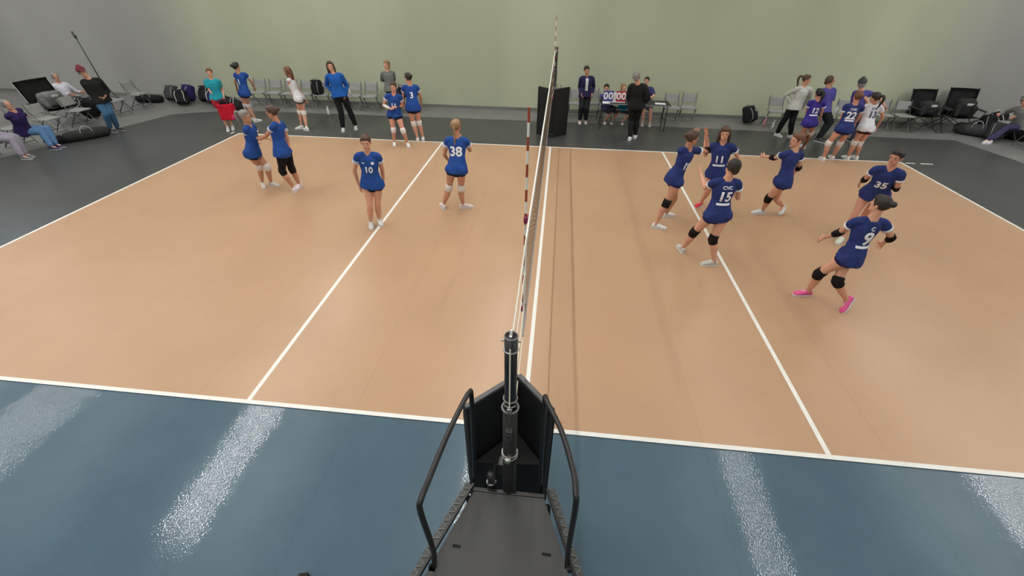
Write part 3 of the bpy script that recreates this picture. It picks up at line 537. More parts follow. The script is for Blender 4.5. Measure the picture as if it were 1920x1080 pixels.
# joint positions of every person, metres: x along the court, y away from the near sideline, z up
POSES = {
 'n19': {"pv":[2.275,4.814,0.927],"hL":[2.299,4.912,0.9],"hR":[2.308,4.718,0.902],"kL":[2.403,4.932,0.487],"kR":[2.203,4.668,0.493],"aL":[2.356,5.09,0.099],"aR":[2.083,4.602,0.098],"tL":[2.506,5.147,0.019],"tR":[2.238,4.571,0.018],"nk":[2.384,4.82,1.423],"sL":[2.527,4.911,1.38],"sR":[2.232,4.729,1.428],"eL":[2.795,5.05,1.333],"eR":[2.422,4.94,1.315],"wL":[2.707,5.05,1.582],"wR":[2.474,4.99,1.573],"hd":[2.391,4.777,1.624]},
 'n11b': {"pv":[3.168,5.322,0.874],"hL":[3.272,5.331,0.881],"hR":[3.09,5.389,0.858],"kL":[3.302,5.242,0.481],"kR":[3.179,5.509,0.47],"aL":[3.421,5.325,0.095],"aR":[3.161,5.688,0.097],"tL":[3.366,5.175,0.018],"tR":[3.054,5.573,0.018],"nk":[3.121,5.356,1.382],"sL":[3.273,5.269,1.362],"sR":[2.96,5.397,1.331],"eL":[3.462,5.357,1.143],"eR":[2.947,5.584,1.093],"wL":[3.464,5.389,0.885],"wR":[2.905,5.67,1.338],"hd":[3.089,5.314,1.576]},
 'n15': {"pv":[2.669,3.536,0.882],"hL":[2.579,3.49,0.867],"hR":[2.771,3.523,0.877],"kL":[2.445,3.627,0.487],"kR":[2.688,3.439,0.48],"aL":[2.394,3.779,0.103],"aR":[2.807,3.415,0.094],"tL":[2.37,3.926,0.015],"tR":[2.649,3.404,0.018],"nk":[2.666,3.581,1.388],"sL":[2.492,3.555,1.354],"sR":[2.838,3.587,1.352],"eL":[2.471,3.794,1.17],"eR":[2.95,3.663,1.081],"wL":[2.424,4.011,1.306],"wR":[2.903,3.905,1.165],"hd":[2.683,3.567,1.591]},
 'n14': {"pv":[4.32,5.198,0.821],"hL":[4.266,5.112,0.824],"hR":[4.313,5.299,0.805],"kL":[4.206,5.252,0.437],"kR":[4.392,5.318,0.397],"aL":[4.295,5.468,0.097],"aR":[4.673,5.53,0.181],"tL":[4.138,5.452,0.018],"tR":[4.588,5.397,0.104],"nk":[4.319,5.253,1.33],"sL":[4.154,5.194,1.293],"sR":[4.476,5.317,1.279],"eL":[4.135,5.454,1.14],"eR":[4.585,5.374,1.002],"wL":[4.076,5.701,1.082],"wR":[4.652,5.58,0.857],"hd":[4.29,5.243,1.531]},
 'n35': {"pv":[5.493,4.56,0.923],"hL":[5.594,4.535,0.922],"hR":[5.435,4.645,0.922],"kL":[5.641,4.719,0.553],"kR":[5.364,4.574,0.516],"aL":[5.76,4.876,0.189],"aR":[5.32,4.506,0.1],"tL":[5.654,4.74,0.15],"tR":[5.206,4.398,0.017],"nk":[5.397,4.406,1.392],"sL":[5.525,4.292,1.351],"sR":[5.238,4.469,1.348],"eL":[5.627,4.376,1.078],"eR":[5.288,4.652,1.112],"wL":[5.651,4.627,1.141],"wR":[5.389,4.853,0.98],"hd":[5.36,4.361,1.585]},
 'n9': {"pv":[4.112,2.526,0.855],"hL":[4.026,2.471,0.852],"hR":[4.133,2.627,0.843],"kL":[3.895,2.615,0.485],"kR":[4.056,2.447,0.48],"aL":[3.958,2.736,0.097],"aR":[4.324,2.46,0.171],"tL":[3.803,2.725,0.018],"tR":[4.276,2.383,0.02],"nk":[4.127,2.559,1.359],"sL":[3.952,2.551,1.323],"sR":[4.296,2.559,1.321],"eL":[3.952,2.72,1.076],"eR":[4.507,2.584,1.111],"wL":[3.925,2.904,0.898],"wR":[4.588,2.757,0.937],"hd":[4.124,2.551,1.562]},
 'n10': {"pv":[-2.986,4.029,0.875],"hL":[-2.89,4.054,0.859],"hR":[-3.08,4.059,0.863],"kL":[-2.957,4.036,0.459],"kR":[-3.057,3.944,0.472],"aL":[-3.047,4.184,0.094],"aR":[-3.159,4.046,0.095],"tL":[-2.973,4.048,0.018],"tR":[-3.099,3.904,0.018],"nk":[-2.966,4.056,1.368],"sL":[-2.796,4.056,1.329],"sR":[-3.122,3.985,1.343],"eL":[-2.812,4.171,1.057],"eR":[-3.246,4.012,1.076],"wL":[-2.865,4.261,0.825],"wR":[-3.238,4.046,0.824],"hd":[-2.947,4.017,1.561]},
 'n38': {"pv":[-1.651,4.843,0.901],"hL":[-1.753,4.828,0.893],"hR":[-1.565,4.788,0.899],"kL":[-1.845,4.878,0.486],"kR":[-1.61,4.891,0.492],"aL":[-1.996,4.914,0.101],"aR":[-1.62,4.983,0.096],"tL":[-2.073,5.043,0.015],"tR":[-1.468,5.029,0.018],"nk":[-1.651,4.971,1.394],"sL":[-1.823,4.966,1.357],"sR":[-1.478,4.959,1.361],"eL":[-1.921,5.01,1.074],"eR":[-1.454,5.147,1.126],"wL":[-1.909,5.207,0.904],"wR":[-1.601,5.185,1.34],"hd":[-1.655,4.978,1.6]},
 'n1': {"pv":[-6.002,5.368,0.83],"hL":[-6.067,5.449,0.827],"hR":[-6.025,5.268,0.837],"kL":[-5.873,5.469,0.475],"kR":[-6.054,5.465,0.483],"aL":[-5.98,5.552,0.094],"aR":[-6.148,5.504,0.094],"tL":[-5.827,5.534,0.018],"tR":[-6.052,5.383,0.018],"nk":[-5.946,5.423,1.323],"sL":[-5.972,5.582,1.266],"sR":[-5.911,5.256,1.301],"eL":[-6.062,5.712,1.016],"eR":[-6.017,5.391,1.06],"wL":[-6.061,5.949,0.923],"wR":[-6.072,5.602,0.928],"hd":[-5.92,5.384,1.514]},
 'n2': {"pv":[-5.297,5.239,0.919],"hL":[-5.238,5.153,0.917],"hR":[-5.28,5.343,0.902],"kL":[-5.388,5.203,0.516],"kR":[-5.301,5.406,0.487],"aL":[-5.324,5.313,0.107],"aR":[-5.333,5.542,0.095],"tL":[-5.388,5.449,0.014],"tR":[-5.327,5.379,0.017],"nk":[-5.276,5.324,1.434],"sL":[-5.231,5.15,1.423],"sR":[-5.276,5.491,1.363],"eL":[-5.466,5.191,1.226],"eR":[-5.254,5.492,1.053],"wL":[-5.682,5.306,1.121],"wR":[-5.269,5.399,0.801],"hd":[-5.273,5.289,1.638]},
 'white': {"pv":[-7.318,9.701,0.882],"hL":[-7.271,9.615,0.885],"hR":[-7.304,9.8,0.869],"kL":[-7.396,9.702,0.503],"kR":[-7.286,9.716,0.468],"aL":[-7.468,9.715,0.099],"aR":[-7.225,9.553,0.097],"tL":[-7.612,9.662,0.018],"tR":[-7.353,9.63,0.015],"nk":[-7.426,9.736,1.368],"sL":[-7.393,9.57,1.362],"sR":[-7.44,9.899,1.323],"eL":[-7.472,9.687,1.103],"eR":[-7.415,9.995,1.044],"wL":[-7.517,9.804,0.881],"wR":[-7.341,10.047,0.807],"hd":[-7.443,9.724,1.568]},
 'bjac': {"pv":[-6.121,9.807,0.982],"hL":[-6.042,9.875,0.959],"hR":[-6.22,9.794,0.95],"kL":[-5.961,9.914,0.528],"kR":[-6.148,9.74,0.522],"aL":[-5.902,9.979,0.104],"aR":[-6.185,9.727,0.099],"tL":[-5.847,9.828,0.018],"tR":[-6.129,9.574,0.018],"nk":[-6.191,9.88,1.492],"sL":[-6.017,9.929,1.476],"sR":[-6.341,9.795,1.46],"eL":[-5.955,10.042,1.195],"eR":[-6.477,9.903,1.205],"wL":[-5.961,9.873,0.989],"wR":[-6.284,9.808,1.048],"hd":[-6.238,9.872,1.707]},
 'gray': {"pv":[-5.315,11.74,0.782],"hL":[-5.236,11.801,0.771],"hR":[-5.415,11.736,0.768],"kL":[-5.007,11.89,0.44],"kR":[-5.191,11.763,0.423],"aL":[-5.224,11.86,0.095],"aR":[-5.433,11.799,0.095],"tL":[-5.17,11.712,0.018],"tR":[-5.379,11.651,0.018],"nk":[-5.338,11.773,1.282],"sL":[-5.17,11.813,1.253],"sR":[-5.489,11.695,1.248],"eL":[-5.227,11.946,0.991],"eR":[-5.585,11.831,0.999],"wL":[-5.462,11.86,1.072],"wR":[-5.342,11.92,1.019],"hd":[-5.342,11.764,1.484]},
 'n11': {"pv":[-4.104,8.593,0.843],"hL":[-4.014,8.565,0.814],"hR":[-4.195,8.561,0.835],"kL":[-3.894,8.455,0.453],"kR":[-4.17,8.505,0.446],"aL":[-3.869,8.596,0.091],"aR":[-4.257,8.641,0.091],"tL":[-3.797,8.466,0.018],"tR":[-4.207,8.501,0.018],"nk":[-4.044,8.558,1.311],"sL":[-3.882,8.563,1.268],"sR":[-4.201,8.507,1.295],"eL":[-3.916,8.705,1.023],"eR":[-4.355,8.546,1.058],"wL":[-4.009,8.479,1.045],"wR":[-4.157,8.406,1.018],"hd":[-4.016,8.539,1.499]},
 'n3': {"pv":[-3.717,8.976,0.935],"hL":[-3.813,8.966,0.91],"hR":[-3.635,9.032,0.913],"kL":[-3.761,8.987,0.497],"kR":[-3.632,9.072,0.498],"aL":[-3.699,8.992,0.096],"aR":[-3.581,9.112,0.096],"tL":[-3.753,9.14,0.018],"tR":[-3.635,9.26,0.018],"nk":[-3.76,9.073,1.422],"sL":[-3.911,8.996,1.4],"sR":[-3.592,9.114,1.396],"eL":[-3.999,9.107,1.137],"eR":[-3.557,9.242,1.128],"wL":[-4.036,9.212,0.905],"wR":[-3.6,9.351,0.899],"hd":[-3.78,9.053,1.621]},
 'teal': {"pv":[-9.571,9.366,0.882],"hL":[-9.483,9.396,0.859],"hR":[-9.63,9.299,0.86],"kL":[-9.48,9.382,0.472],"kR":[-9.551,9.285,0.475],"aL":[-9.453,9.404,0.09],"aR":[-9.515,9.269,0.09],"tL":[-9.38,9.277,0.018],"tR":[-9.441,9.142,0.018],"nk":[-9.567,9.406,1.34],"sL":[-9.416,9.455,1.313],"sR":[-9.687,9.299,1.324],"eL":[-9.48,9.543,1.057],"eR":[-9.621,9.265,1.054],"wL":[-9.398,9.409,0.875],"wR":[-9.481,9.329,0.861],"hd":[-9.55,9.405,1.527]},
 'b2': {"pv":[-9.236,10.144,0.885],"hL":[-9.341,10.157,0.87],"hR":[-9.186,10.053,0.878],"kL":[-9.428,10.237,0.478],"kR":[-9.305,10.187,0.501],"aL":[-9.531,10.307,0.092],"aR":[-9.233,10.198,0.098],"tL":[-9.451,10.445,0.018],"tR":[-9.155,10.334,0.018],"nk":[-9.253,10.192,1.38],"sL":[-9.416,10.245,1.344],"sR":[-9.079,10.21,1.362],"eL":[-9.578,10.33,1.107],"eR":[-9.079,10.384,1.12],"wL":[-9.69,10.461,0.915],"wR":[-9.157,10.537,0.927],"hd":[-9.233,10.136,1.569]},
 'manblack': {"pv":[-12.753,8.901,0.819],"hL":[-12.769,9.006,0.813],"hR":[-12.814,8.815,0.814],"kL":[-12.563,8.799,0.503],"kR":[-12.578,8.669,0.493],"aL":[-12.667,8.868,0.098],"aR":[-12.74,8.698,0.101],"tL":[-12.506,8.84,0.018],"tR":[-12.58,8.67,0.018],"nk":[-12.803,8.912,1.343],"sL":[-12.672,9.042,1.309],"sR":[-12.938,8.81,1.288],"eL":[-12.684,9.153,1.02],"eR":[-12.958,8.868,0.985],"wL":[-12.586,8.922,0.931],"wR":[-12.703,8.831,0.918],"hd":[-12.842,8.857,1.541]},
 'coach': {"pv":[6.806,10.78,0.881],"hL":[6.871,10.857,0.869],"hR":[6.706,10.761,0.876],"kL":[6.883,10.787,0.463],"kR":[6.689,10.869,0.479],"aL":[7.024,10.894,0.095],"aR":[6.689,11.008,0.095],"tL":[7.102,10.758,0.018],"tR":[6.768,10.872,0.018],"nk":[6.831,10.782,1.382],"sL":[7.005,10.757,1.345],"sR":[6.664,10.73,1.356],"eL":[7.135,10.896,1.111],"eR":[6.522,10.917,1.171],"wL":[7.139,11.005,0.882],"wR":[6.655,10.816,0.974],"hd":[6.825,10.776,1.583]},
 'n12': {"pv":[6.687,9.553,0.801],"hL":[6.605,9.494,0.793],"hR":[6.785,9.539,0.787],"kL":[6.718,9.671,0.451],"kR":[6.93,9.727,0.461],"aL":[6.776,9.822,0.09],"aR":[6.978,9.878,0.094],"tL":[6.749,9.975,0.018],"tR":[6.951,10.029,0.018],"nk":[6.687,9.604,1.283],"sL":[6.523,9.562,1.258],"sR":[6.856,9.555,1.264],"eL":[6.586,9.677,0.996],"eR":[6.939,9.645,0.998],"wL":[6.769,9.744,0.836],"wR":[7.023,9.752,0.787],"hd":[6.646,9.574,1.47]},
 'man1': {"pv":[7.526,10.636,0.846],"hL":[7.619,10.687,0.831],"hR":[7.486,10.538,0.858],"kL":[7.914,10.758,0.518],"kR":[7.758,10.589,0.521],"aL":[7.799,10.758,0.101],"aR":[7.654,10.583,0.101],"tL":[7.927,10.651,0.018],"tR":[7.782,10.477,0.018],"nk":[7.482,10.782,1.355],"sL":[7.663,10.81,1.326],"sR":[7.319,10.7,1.333],"eL":[7.716,10.787,1.009],"eR":[7.358,10.81,1.04],"wL":[7.772,10.909,0.774],"wR":[7.497,10.879,0.816],"hd":[7.447,10.781,1.564]},
 'man2': {"pv":[8.448,10.754,0.797],"hL":[8.35,10.718,0.794],"hR":[8.548,10.721,0.801],"kL":[8.675,10.701,0.518],"kR":[8.867,10.696,0.519],"aL":[8.631,10.663,0.099],"aR":[8.849,10.651,0.099],"tL":[8.631,10.826,0.018],"tR":[8.85,10.814,0.018],"nk":[8.426,10.887,1.301],"sL":[8.253,10.852,1.269],"sR":[8.601,10.831,1.289],"eL":[8.526,10.741,1.173],"eR":[8.881,10.746,1.187],"wL":[8.704,10.694,0.981],"wR":[9.076,10.706,1.01],"hd":[8.361,10.911,1.497]},
 'n22': {"pv":[7.114,8.751,0.882],"hL":[7.019,8.708,0.877],"hR":[7.21,8.715,0.862],"kL":[6.947,8.814,0.483],"kR":[7.254,8.88,0.477],"aL":[7.032,8.89,0.093],"aR":[7.324,9.028,0.098],"tL":[7.046,9.05,0.018],"tR":[7.338,9.186,0.018],"nk":[7.138,8.819,1.378],"sL":[6.962,8.816,1.356],"sR":[7.302,8.757,1.353],"eL":[7.026,8.875,1.065],"eR":[7.399,8.888,1.098],"wL":[7.128,8.997,0.859],"wR":[7.453,9.004,0.871],"hd":[7.115,8.79,1.575]},
 'pwh': {"pv":[7.698,8.916,0.872],"hL":[7.613,8.858,0.877],"hR":[7.797,8.897,0.854],"kL":[7.635,8.962,0.48],"kR":[7.797,9.004,0.454],"aL":[7.711,9.056,0.093],"aR":[7.953,9.122,0.096],"tL":[7.684,9.212,0.018],"tR":[7.926,9.277,0.018],"nk":[7.72,9.069,1.342],"sL":[7.552,9.027,1.331],"sR":[7.891,9.041,1.315],"eL":[7.604,9.061,1.039],"eR":[8.079,9.089,1.087],"wL":[7.711,9.175,0.833],"wR":[8.138,9.192,0.858],"hd":[7.659,9.021,1.524]},
 'lead': {"pv":[0.959,11.663,0.835],"hL":[1.052,11.702,0.824],"hR":[0.863,11.692,0.82],"kL":[1.029,11.488,0.478],"kR":[0.862,11.461,0.486],"aL":[1.044,11.614,0.094],"aR":[0.856,11.568,0.095],"tL":[1.058,11.459,0.018],"tR":[0.87,11.413,0.018],"nk":[0.944,11.668,1.327],"sL":[1.114,11.655,1.303],"sR":[0.781,11.628,1.294],"eL":[1.189,11.77,1.04],"eR":[0.763,11.758,1.03],"wL":[1.15,11.577,0.88],"wR":[0.824,11.569,0.871],"hd":[0.918,11.627,1.518]},
 'ref': {"pv":[2.284,10.038,0.95],"hL":[2.18,10.039,0.924],"hR":[2.375,9.985,0.936],"kL":[2.237,10.117,0.499],"kR":[2.384,10.153,0.534],"aL":[2.241,9.945,0.1],"aR":[2.418,10.164,0.102],"tL":[2.284,10.106,0.018],"tR":[2.461,10.324,0.018],"nk":[2.219,9.957,1.467],"sL":[2.044,9.98,1.418],"sR":[2.394,9.889,1.441],"eL":[2.039,10.106,1.128],"eR":[2.536,9.912,1.158],"wL":[2.175,10.256,0.947],"wR":[2.501,10.112,0.976],"hd":[2.145,9.945,1.664]},
 'kid1': {"pv":[1.644,11.692,0.477],"hL":[1.728,11.721,0.49],"hR":[1.568,11.741,0.485],"kL":[2.043,11.594,0.382],"kR":[1.801,11.5,0.367],"aL":[1.866,11.651,0.082],"aR":[1.653,11.647,0.082],"tL":[1.866,11.515,0.018],"tR":[1.653,11.51,0.018],"nk":[1.595,11.561,0.889],"sL":[1.741,11.528,0.859],"sR":[1.454,11.549,0.837],"eL":[1.793,11.772,0.792],"eR":[1.5,11.797,0.779],"wL":[1.954,11.764,0.64],"wR":[1.668,11.747,0.643],"hd":[1.565,11.551,1.059]},
 'kid2': {"pv":[2.166,11.656,0.484],"hL":[2.249,11.685,0.491],"hR":[2.087,11.7,0.485],"kL":[2.589,11.658,0.39],"kR":[2.401,11.582,0.368],"aL":[2.417,11.655,0.082],"aR":[2.207,11.65,0.082],"tL":[2.417,11.518,0.018],"tR":[2.207,11.513,0.018],"nk":[2.116,11.595,0.913],"sL":[2.264,11.561,0.888],"sR":[1.976,11.577,0.863],"eL":[2.337,11.793,0.801],"eR":[2.044,11.814,0.787],"wL":[2.493,11.761,0.646],"wR":[2.205,11.749,0.647],"hd":[2.078,11.588,1.082]},
 'kid3': {"pv":[2.909,12.102,0.512],"hL":[2.998,12.135,0.498],"hR":[2.821,12.143,0.493],"kL":[3.04,11.755,0.429],"kR":[2.83,11.758,0.441],"aL":[3.053,11.572,0.09],"aR":[2.827,11.599,0.09],"tL":[3.033,11.425,0.018],"tR":[2.806,11.452,0.018],"nk":[2.879,12.218,0.98],"sL":[3.035,12.166,0.967],"sR":[2.722,12.202,0.943],"eL":[3.092,11.941,0.806],"eR":[2.795,11.991,0.771],"wL":[2.926,11.767,0.774],"wR":[2.8,11.756,0.712],"hd":[2.846,12.236,1.178]},
 'purple': {"pv":[-13.329,7.034,0.481],"hL":[-13.367,7.128,0.491],"hR":[-13.369,6.942,0.482],"kL":[-13.046,7.378,0.458],"kR":[-13.077,7.224,0.412],"aL":[-12.928,7.248,0.093],"aR":[-12.876,7.076,0.092],"tL":[-12.774,7.276,0.018],"tR":[-12.723,7.104,0.018],"nk":[-13.161,6.975,0.94],"sL":[-13.22,7.137,0.949],"sR":[-13.181,6.81,0.898],"eL":[-13.461,7.28,0.852],"eR":[-13.427,6.955,0.818],"wL":[-13.585,7.474,0.744],"wR":[-13.538,7.165,0.728],"hd":[-13.171,6.927,1.131]},
 'beige': {"pv":[-13.447,6.463,0.487],"hL":[-13.426,6.56,0.49],"hR":[-13.404,6.375,0.49],"kL":[-13.023,6.581,0.477],"kR":[-13.02,6.49,0.437],"aL":[-12.959,6.483,0.092],"aR":[-12.875,6.347,0.092],"tL":[-12.806,6.496,0.018],"tR":[-12.721,6.36,0.018],"nk":[-13.73,6.431,0.879],"sL":[-13.739,6.597,0.854],"sR":[-13.707,6.267,0.85],"eL":[-13.865,6.48,0.618],"eR":[-13.837,6.147,0.618],"wL":[-13.635,6.536,0.704],"wR":[-13.607,6.204,0.703],"hd":[-13.731,6.431,1.078]},
 'wshirt': {"pv":[-14.941,9.883,0.507],"hL":[-14.949,9.98,0.489],"hR":[-14.981,9.795,0.489],"kL":[-14.565,10.104,0.492],"kR":[-14.586,9.871,0.492],"aL":[-14.541,10.09,0.093],"aR":[-14.582,9.855,0.093],"tL":[-14.389,10.063,0.018],"tR":[-14.43,9.829,0.018],"nk":[-15.002,9.893,0.988],"sL":[-14.983,10.058,0.961],"sR":[-15.041,9.732,0.96],"eL":[-14.914,10.198,0.713],"eR":[-14.971,9.871,0.712],"wL":[-14.665,10.16,0.714],"wR":[-14.723,9.832,0.714],"hd":[-14.996,9.89,1.185]},
 'seatR': {"pv":[13.297,11.292,0.489],"hL":[13.369,11.222,0.493],"hR":[13.286,11.395,0.486],"kL":[12.962,11.253,0.418],"kR":[12.927,11.252,0.334],"aL":[12.726,11.158,0.096],"aR":[12.605,11.157,0.094],"tL":[12.596,11.067,0.018],"tR":[12.475,11.067,0.018],"nk":[13.105,11.258,0.952],"sL":[13.21,11.119,0.95],"sR":[13.029,11.404,0.901],"eL":[13.255,11.357,0.771],"eR":[13.06,11.659,0.744],"wL":[13.017,11.271,0.714],"wR":[12.826,11.552,0.718],"hd":[13.039,11.321,1.136]},
}
# ------------------------------------------------------------------ people
SK = {'a': (214, 160, 134), 'b': (196, 142, 116), 'c': (206, 150, 128), 'd': (150, 104, 82)}
HC = {'brown': (74, 52, 40), 'dark': (40, 32, 30), 'blond': (150, 118, 84), 'auburn': (104, 66, 46), 'grey': (128, 124, 120), 'black': (28, 26, 27)}
def skin(k): return mat('skin_'+k, SK[k], .55, bump=.06, bscale=120, var=.04, vscale=14, spec=.35)
def hairm(k): return mat('hair_'+k, HC[k], .6, bump=.8, bscale=70, var=.25, vscale=30)
def fr(a, b, t): return a.lerp(b, t)
def person(key, label, H=1.74, male=False, top=('jersey', (34, 68, 150), .5), bottom=('shorts', (30, 32, 58), .2), shoes=(225, 225, 225), hair=('pony', 'brown'), sk='a',
           knee=None, elbow=None, socks=(225, 225, 225), num=None, numcol=(232, 234, 240), numside=1, stripe=None, collar=None, cap=None, group=None, near=False, numsize=.22, word=None, bar=False, logo=False, yaw=0, hyaw=0, sleevepad=None, inner=None, fingers_up='', bul=1.0):
    J = {k: V(v) for k, v in POSES[key].items()}
    base = (J['aL']+J['aR'])/2; base.z = 0
    root = empty('person', base, label, 'person', group)
    h = H
    up = (J['nk']-J['pv']).normalized()
    lh = (J['hL']-J['hR']).normalized(); ls = (J['sL']-J['sR']).normalized()
    fh = lh.cross(up).normalized(); fs = ls.cross(up).normalized()     # forward of hips and chest
    B = (1.12 if male else 1.0)*bul
    def sp(t, f=0):   # spine point
        p = J['pv']+(J['nk']-J['pv'])*t; d = fh.lerp(fs, max(0, min(1, t))); return p+d*f*h
    def sd(t): return lh.lerp(ls, max(0, min(1, t))).normalized()
    TS = [(-.16, .0, .078, .058), (.0, -.004, .098, .066), (.2, .0, .086, .058), (.42, .006, .072*(1.12 if male else 1), .05), (.65, .006, .084, .058), (.82, .002, .09*(1.06 if male else 1), .056), (.94, -.006, .062, .042), (1.02, -.004, .034, .034)]
    def shirt(bm, grow, hem, flare):   # open-bottomed silhouette of a top: straight hem, widest at the hips
        P_, R_, S_ = [], [], []
        gs = [(hem, 0, .1, .07), (hem*.5, -.002, .101, .07), (.08, -.002, .097, .066)]+[t for t in TS if .15 < t[0] < .9]+([(.93, -.006, .066, .046), (1.03, -.004, .042, .04)] if tk != 'tank' and tk != 'jersey' else [(.93, -.006, .062, .044), (.98, -.004, .046, .04)])
        for t, f, a, b in gs:
            P_.append(sp(t, f)); R_.append((a*h*B+grow+flare*max(0, .3-t), b*h*B+grow+flare*max(0, .3-t))); S_.append(sd(t))
        loft(bm, P_, R_, side=S_, seg=18, round_=False)
    def torso(bm, grow=0, t0=-9, t1=9, hem=0, flare=0):
        P_, R_, S_ = [], [], []
        for t, f, a, b in TS:
            if t < t0 or t > t1: continue
            P_.append(sp(t, f)); R_.append((a*h*B+grow+flare*max(0, .3-t), b*h*B+grow+flare*max(0, .3-t))); S_.append(sd(t))
        loft(bm, P_, R_, side=S_, seg=16)
    # ---- head frame
    hd = J['hd']; ca, sa = math.cos(math.radians(hyaw)), math.sin(math.radians(hyaw))
    hf = V((ca, sa, 0)); hu = (hd-J['nk']).normalized(); hu = (hu*.6+V((0, 0, 1))*.6).normalized()
    hf = (hf-hu*hf.dot(hu)).normalized(); hl = hu.cross(hf)
    HM = Matrix((hl, hf, hu)).transposed().to_4x4(); q = h/1.74 if h > 1.6 else .97
    q *= 1.08 if male else 1.06
    def hp(x, y, z): return hd+(hl*x+hf*y+hu*z)*q
    # ---- body, one continuous surface
    bm = NB()
    torso(bm)
    loft(bm, [sp(.9, -.008), sp(1.0, -.006), fr(J['nk'], hd, .5)+hf*-.01, hp(0, -.015, -.02)], [.05*h, .036*h, .031*h*B, .03*h*B], side=ls, seg=12)
    loft(bm, [fr(J['nk'], J['sL'], .15), fr(J['nk'], J['sL'], .6), J['sL']], [.03*h, .03*h*B, .03*h*B], seg=10)
    loft(bm, [fr(J['nk'], J['sR'], .15), fr(J['nk'], J['sR'], .6), J['sR']], [.03*h, .03*h*B, .03*h*B], seg=10)
    ell(bm, hp(0, -.004, .022), (.074*q, .094*q, .094*q), HM); ell(bm, hp(0, .022, -.048), (.056*q, .066*q, .062*q), HM)
    ell(bm, hp(0, .095, -.012), (.011*q, .02*q, .022*q), HM, 1); ell(bm, hp(0, .07, -.09), (.024*q, .02*q, .018*q), HM, 1)
    for s in (-1, 1): ell(bm, hp(s*.076, -.008, -.008), (.011*q, .02*q, .03*q), HM, 1)
    for c, s in (('L', 1), ('R', -1)):
        S_, E_, W_ = J['s'+c], J['e'+c], J['w'+c]
        r1 = .027*h*B
        loft(bm, [S_, fr(S_, E_, .3), fr(S_, E_, .7), E_], [r1*1.08, r1*1.0, r1*.84, r1*.74], seg=10)
        loft(bm, [E_, fr(E_, W_, .25), fr(E_, W_, .65), W_], [r1*.76, r1*.8, r1*.62, r1*.52], seg=10)
        # hand
        d = (W_-E_).normalized(); inw = -ls*s
        th = fs-d*fs.dot(d); th = th.normalized() if th.length > .3 else (V((0, 0, 1))-d*d.z).normalized()
        n = d.cross(th)
        if n.dot(inw) < 0: n = -n
        k = h/1.74
        pc = W_+d*.045*k
        loft(bm, [W_+d*.0, W_+d*.03*k, W_+d*.075*k, W_+d*.092*k], [(.024*k, .017*k), (.034*k, .016*k), (.041*k, .014*k), (.04*k, .012*k)], side=th, seg=10)
        curl = 0.12 if c in fingers_up else .5
        for i, L in enumerate((.072, .080, .074, .058)):
            off = (.0335-.0225*i)*k; fan = (.22-.15*i)
            a = W_+d*.082*k+th*off; d1 = (d+th*fan*.9+n*curl*.5).normalized(); d2 = (d+th*fan*.6+n*curl*1.5).normalized()
            b_ = a+d1*L*.6*k; c_ = b_+d2*L*.5*k
            loft(bm, [a, b_, c_], [.0092*k, .0086*k, .0076*k], seg=8)
        a = W_+d*.028*k+th*.026*k; b_ = a+(d*.6+th*.75+n*.25).normalized()*.04*k; c_ = b_+(d*.9+th*.35+n*.4).normalized()*.032*k
        loft(bm, [a, b_, c_], [.0125*k, .0105*k, .0085*k], seg=8)
        Hh, K, A, T = J['h'+c], J['k'+c], J['a'+c], J['t'+c]
        kf = (T-A); kf.z = 0; kf = kf.normalized() if kf.length > .02 else fh
        g = .052*h*B if not male else .05*h
        loft(bm, [Hh+lh*s*-.004*h, fr(Hh, K, .15), fr(Hh, K, .45), fr(Hh, K, .8), K], [g, g*1.02, g*.86, g*.64, g*.6], side=lh, seg=12)
        back = -kf*.012
        loft(bm, [K, fr(K, A, .12), fr(K, A, .32)+back, fr(K, A, .6)+back*.5, fr(K, A, .88), A], [g*.6, g*.6, g*.68, g*.53, g*.38, g*.38], side=lh, seg=12)
        loft(bm, [A-V((0, 0, .012))-kf*.015, fr(A, T, .5), T-kf*.02], [.03, (.034, .026), (.032, .018)], side=kf.cross(V((0, 0, 1))), seg=10)
    body = remesh('body', bm, skin(sk), root, .0065 if near else .009, .16 if near else .2, 4, .45)
    # ---- face
    wt, dk = mat('eye_white', (200, 192, 188), .4), mat('iris_dark', (40, 30, 26), .3)
    for s in (-1, 1):
        e = obj('eye', ell(NB(), hp(s*.031, .079, .004), (.011*q, .009*q, .0058*q), HM, 1), wt, root, True, world=True)
        obj('iris', ell(NB(), hp(s*.031, .087, .004), (.0062*q, .003*q, .0058*q), HM, 1), dk, e, True, world=True)
        obj('eyebrow', ell(NB(), hp(s*.032, .084, .024), (.019*q, .007*q, .004*q), HM, 1), hairm(hair[1]), root, True, world=True)
    obj('mouth', ell(NB(), hp(0, .088, -.052), (.022*q, .008*q, .007*q), HM, 1), mat('lips', (176, 98, 92), .5), root, True, world=True)
    # ---- hair
    st, hc = hair
    bm = NB()
    ell(bm, hp(0, -.018, .034), (.086*q, .096*q, .094*q), HM)
    if st in ('pony', 'long', 'bun', 'braid'): ell(bm, hp(0, .035, .075), (.062*q, .05*q, .045*q), HM)
    if st == 'pony':
        r0 = hp(0, -.105, .06); dn = V((0, 0, -1))
        loft(bm, smoothpath([r0, r0-hf*.05*q+hu*.01, r0-hf*.08*q+dn*.07, r0-hf*.055*q+dn*.17, r0-hf*.04*q+dn*.27], 2), [.02, .028, .034, .034, .032, .029, .025, .019, .012][:9], seg=10)
    if st == 'braid':
        r0 = hp(0, -.1, .0); dn = V((0, 0, -1))
        for i in range(9): ell(bm, r0-hf*.025*q+dn*(.035*i)+hl*(.006*(-1)**i), (.024-.0012*i, .022-.001*i, .026), None, 1)
    if st == 'bun': ell(bm, hp(0, -.118, .055), (.04*q, .036*q, .038*q), HM)
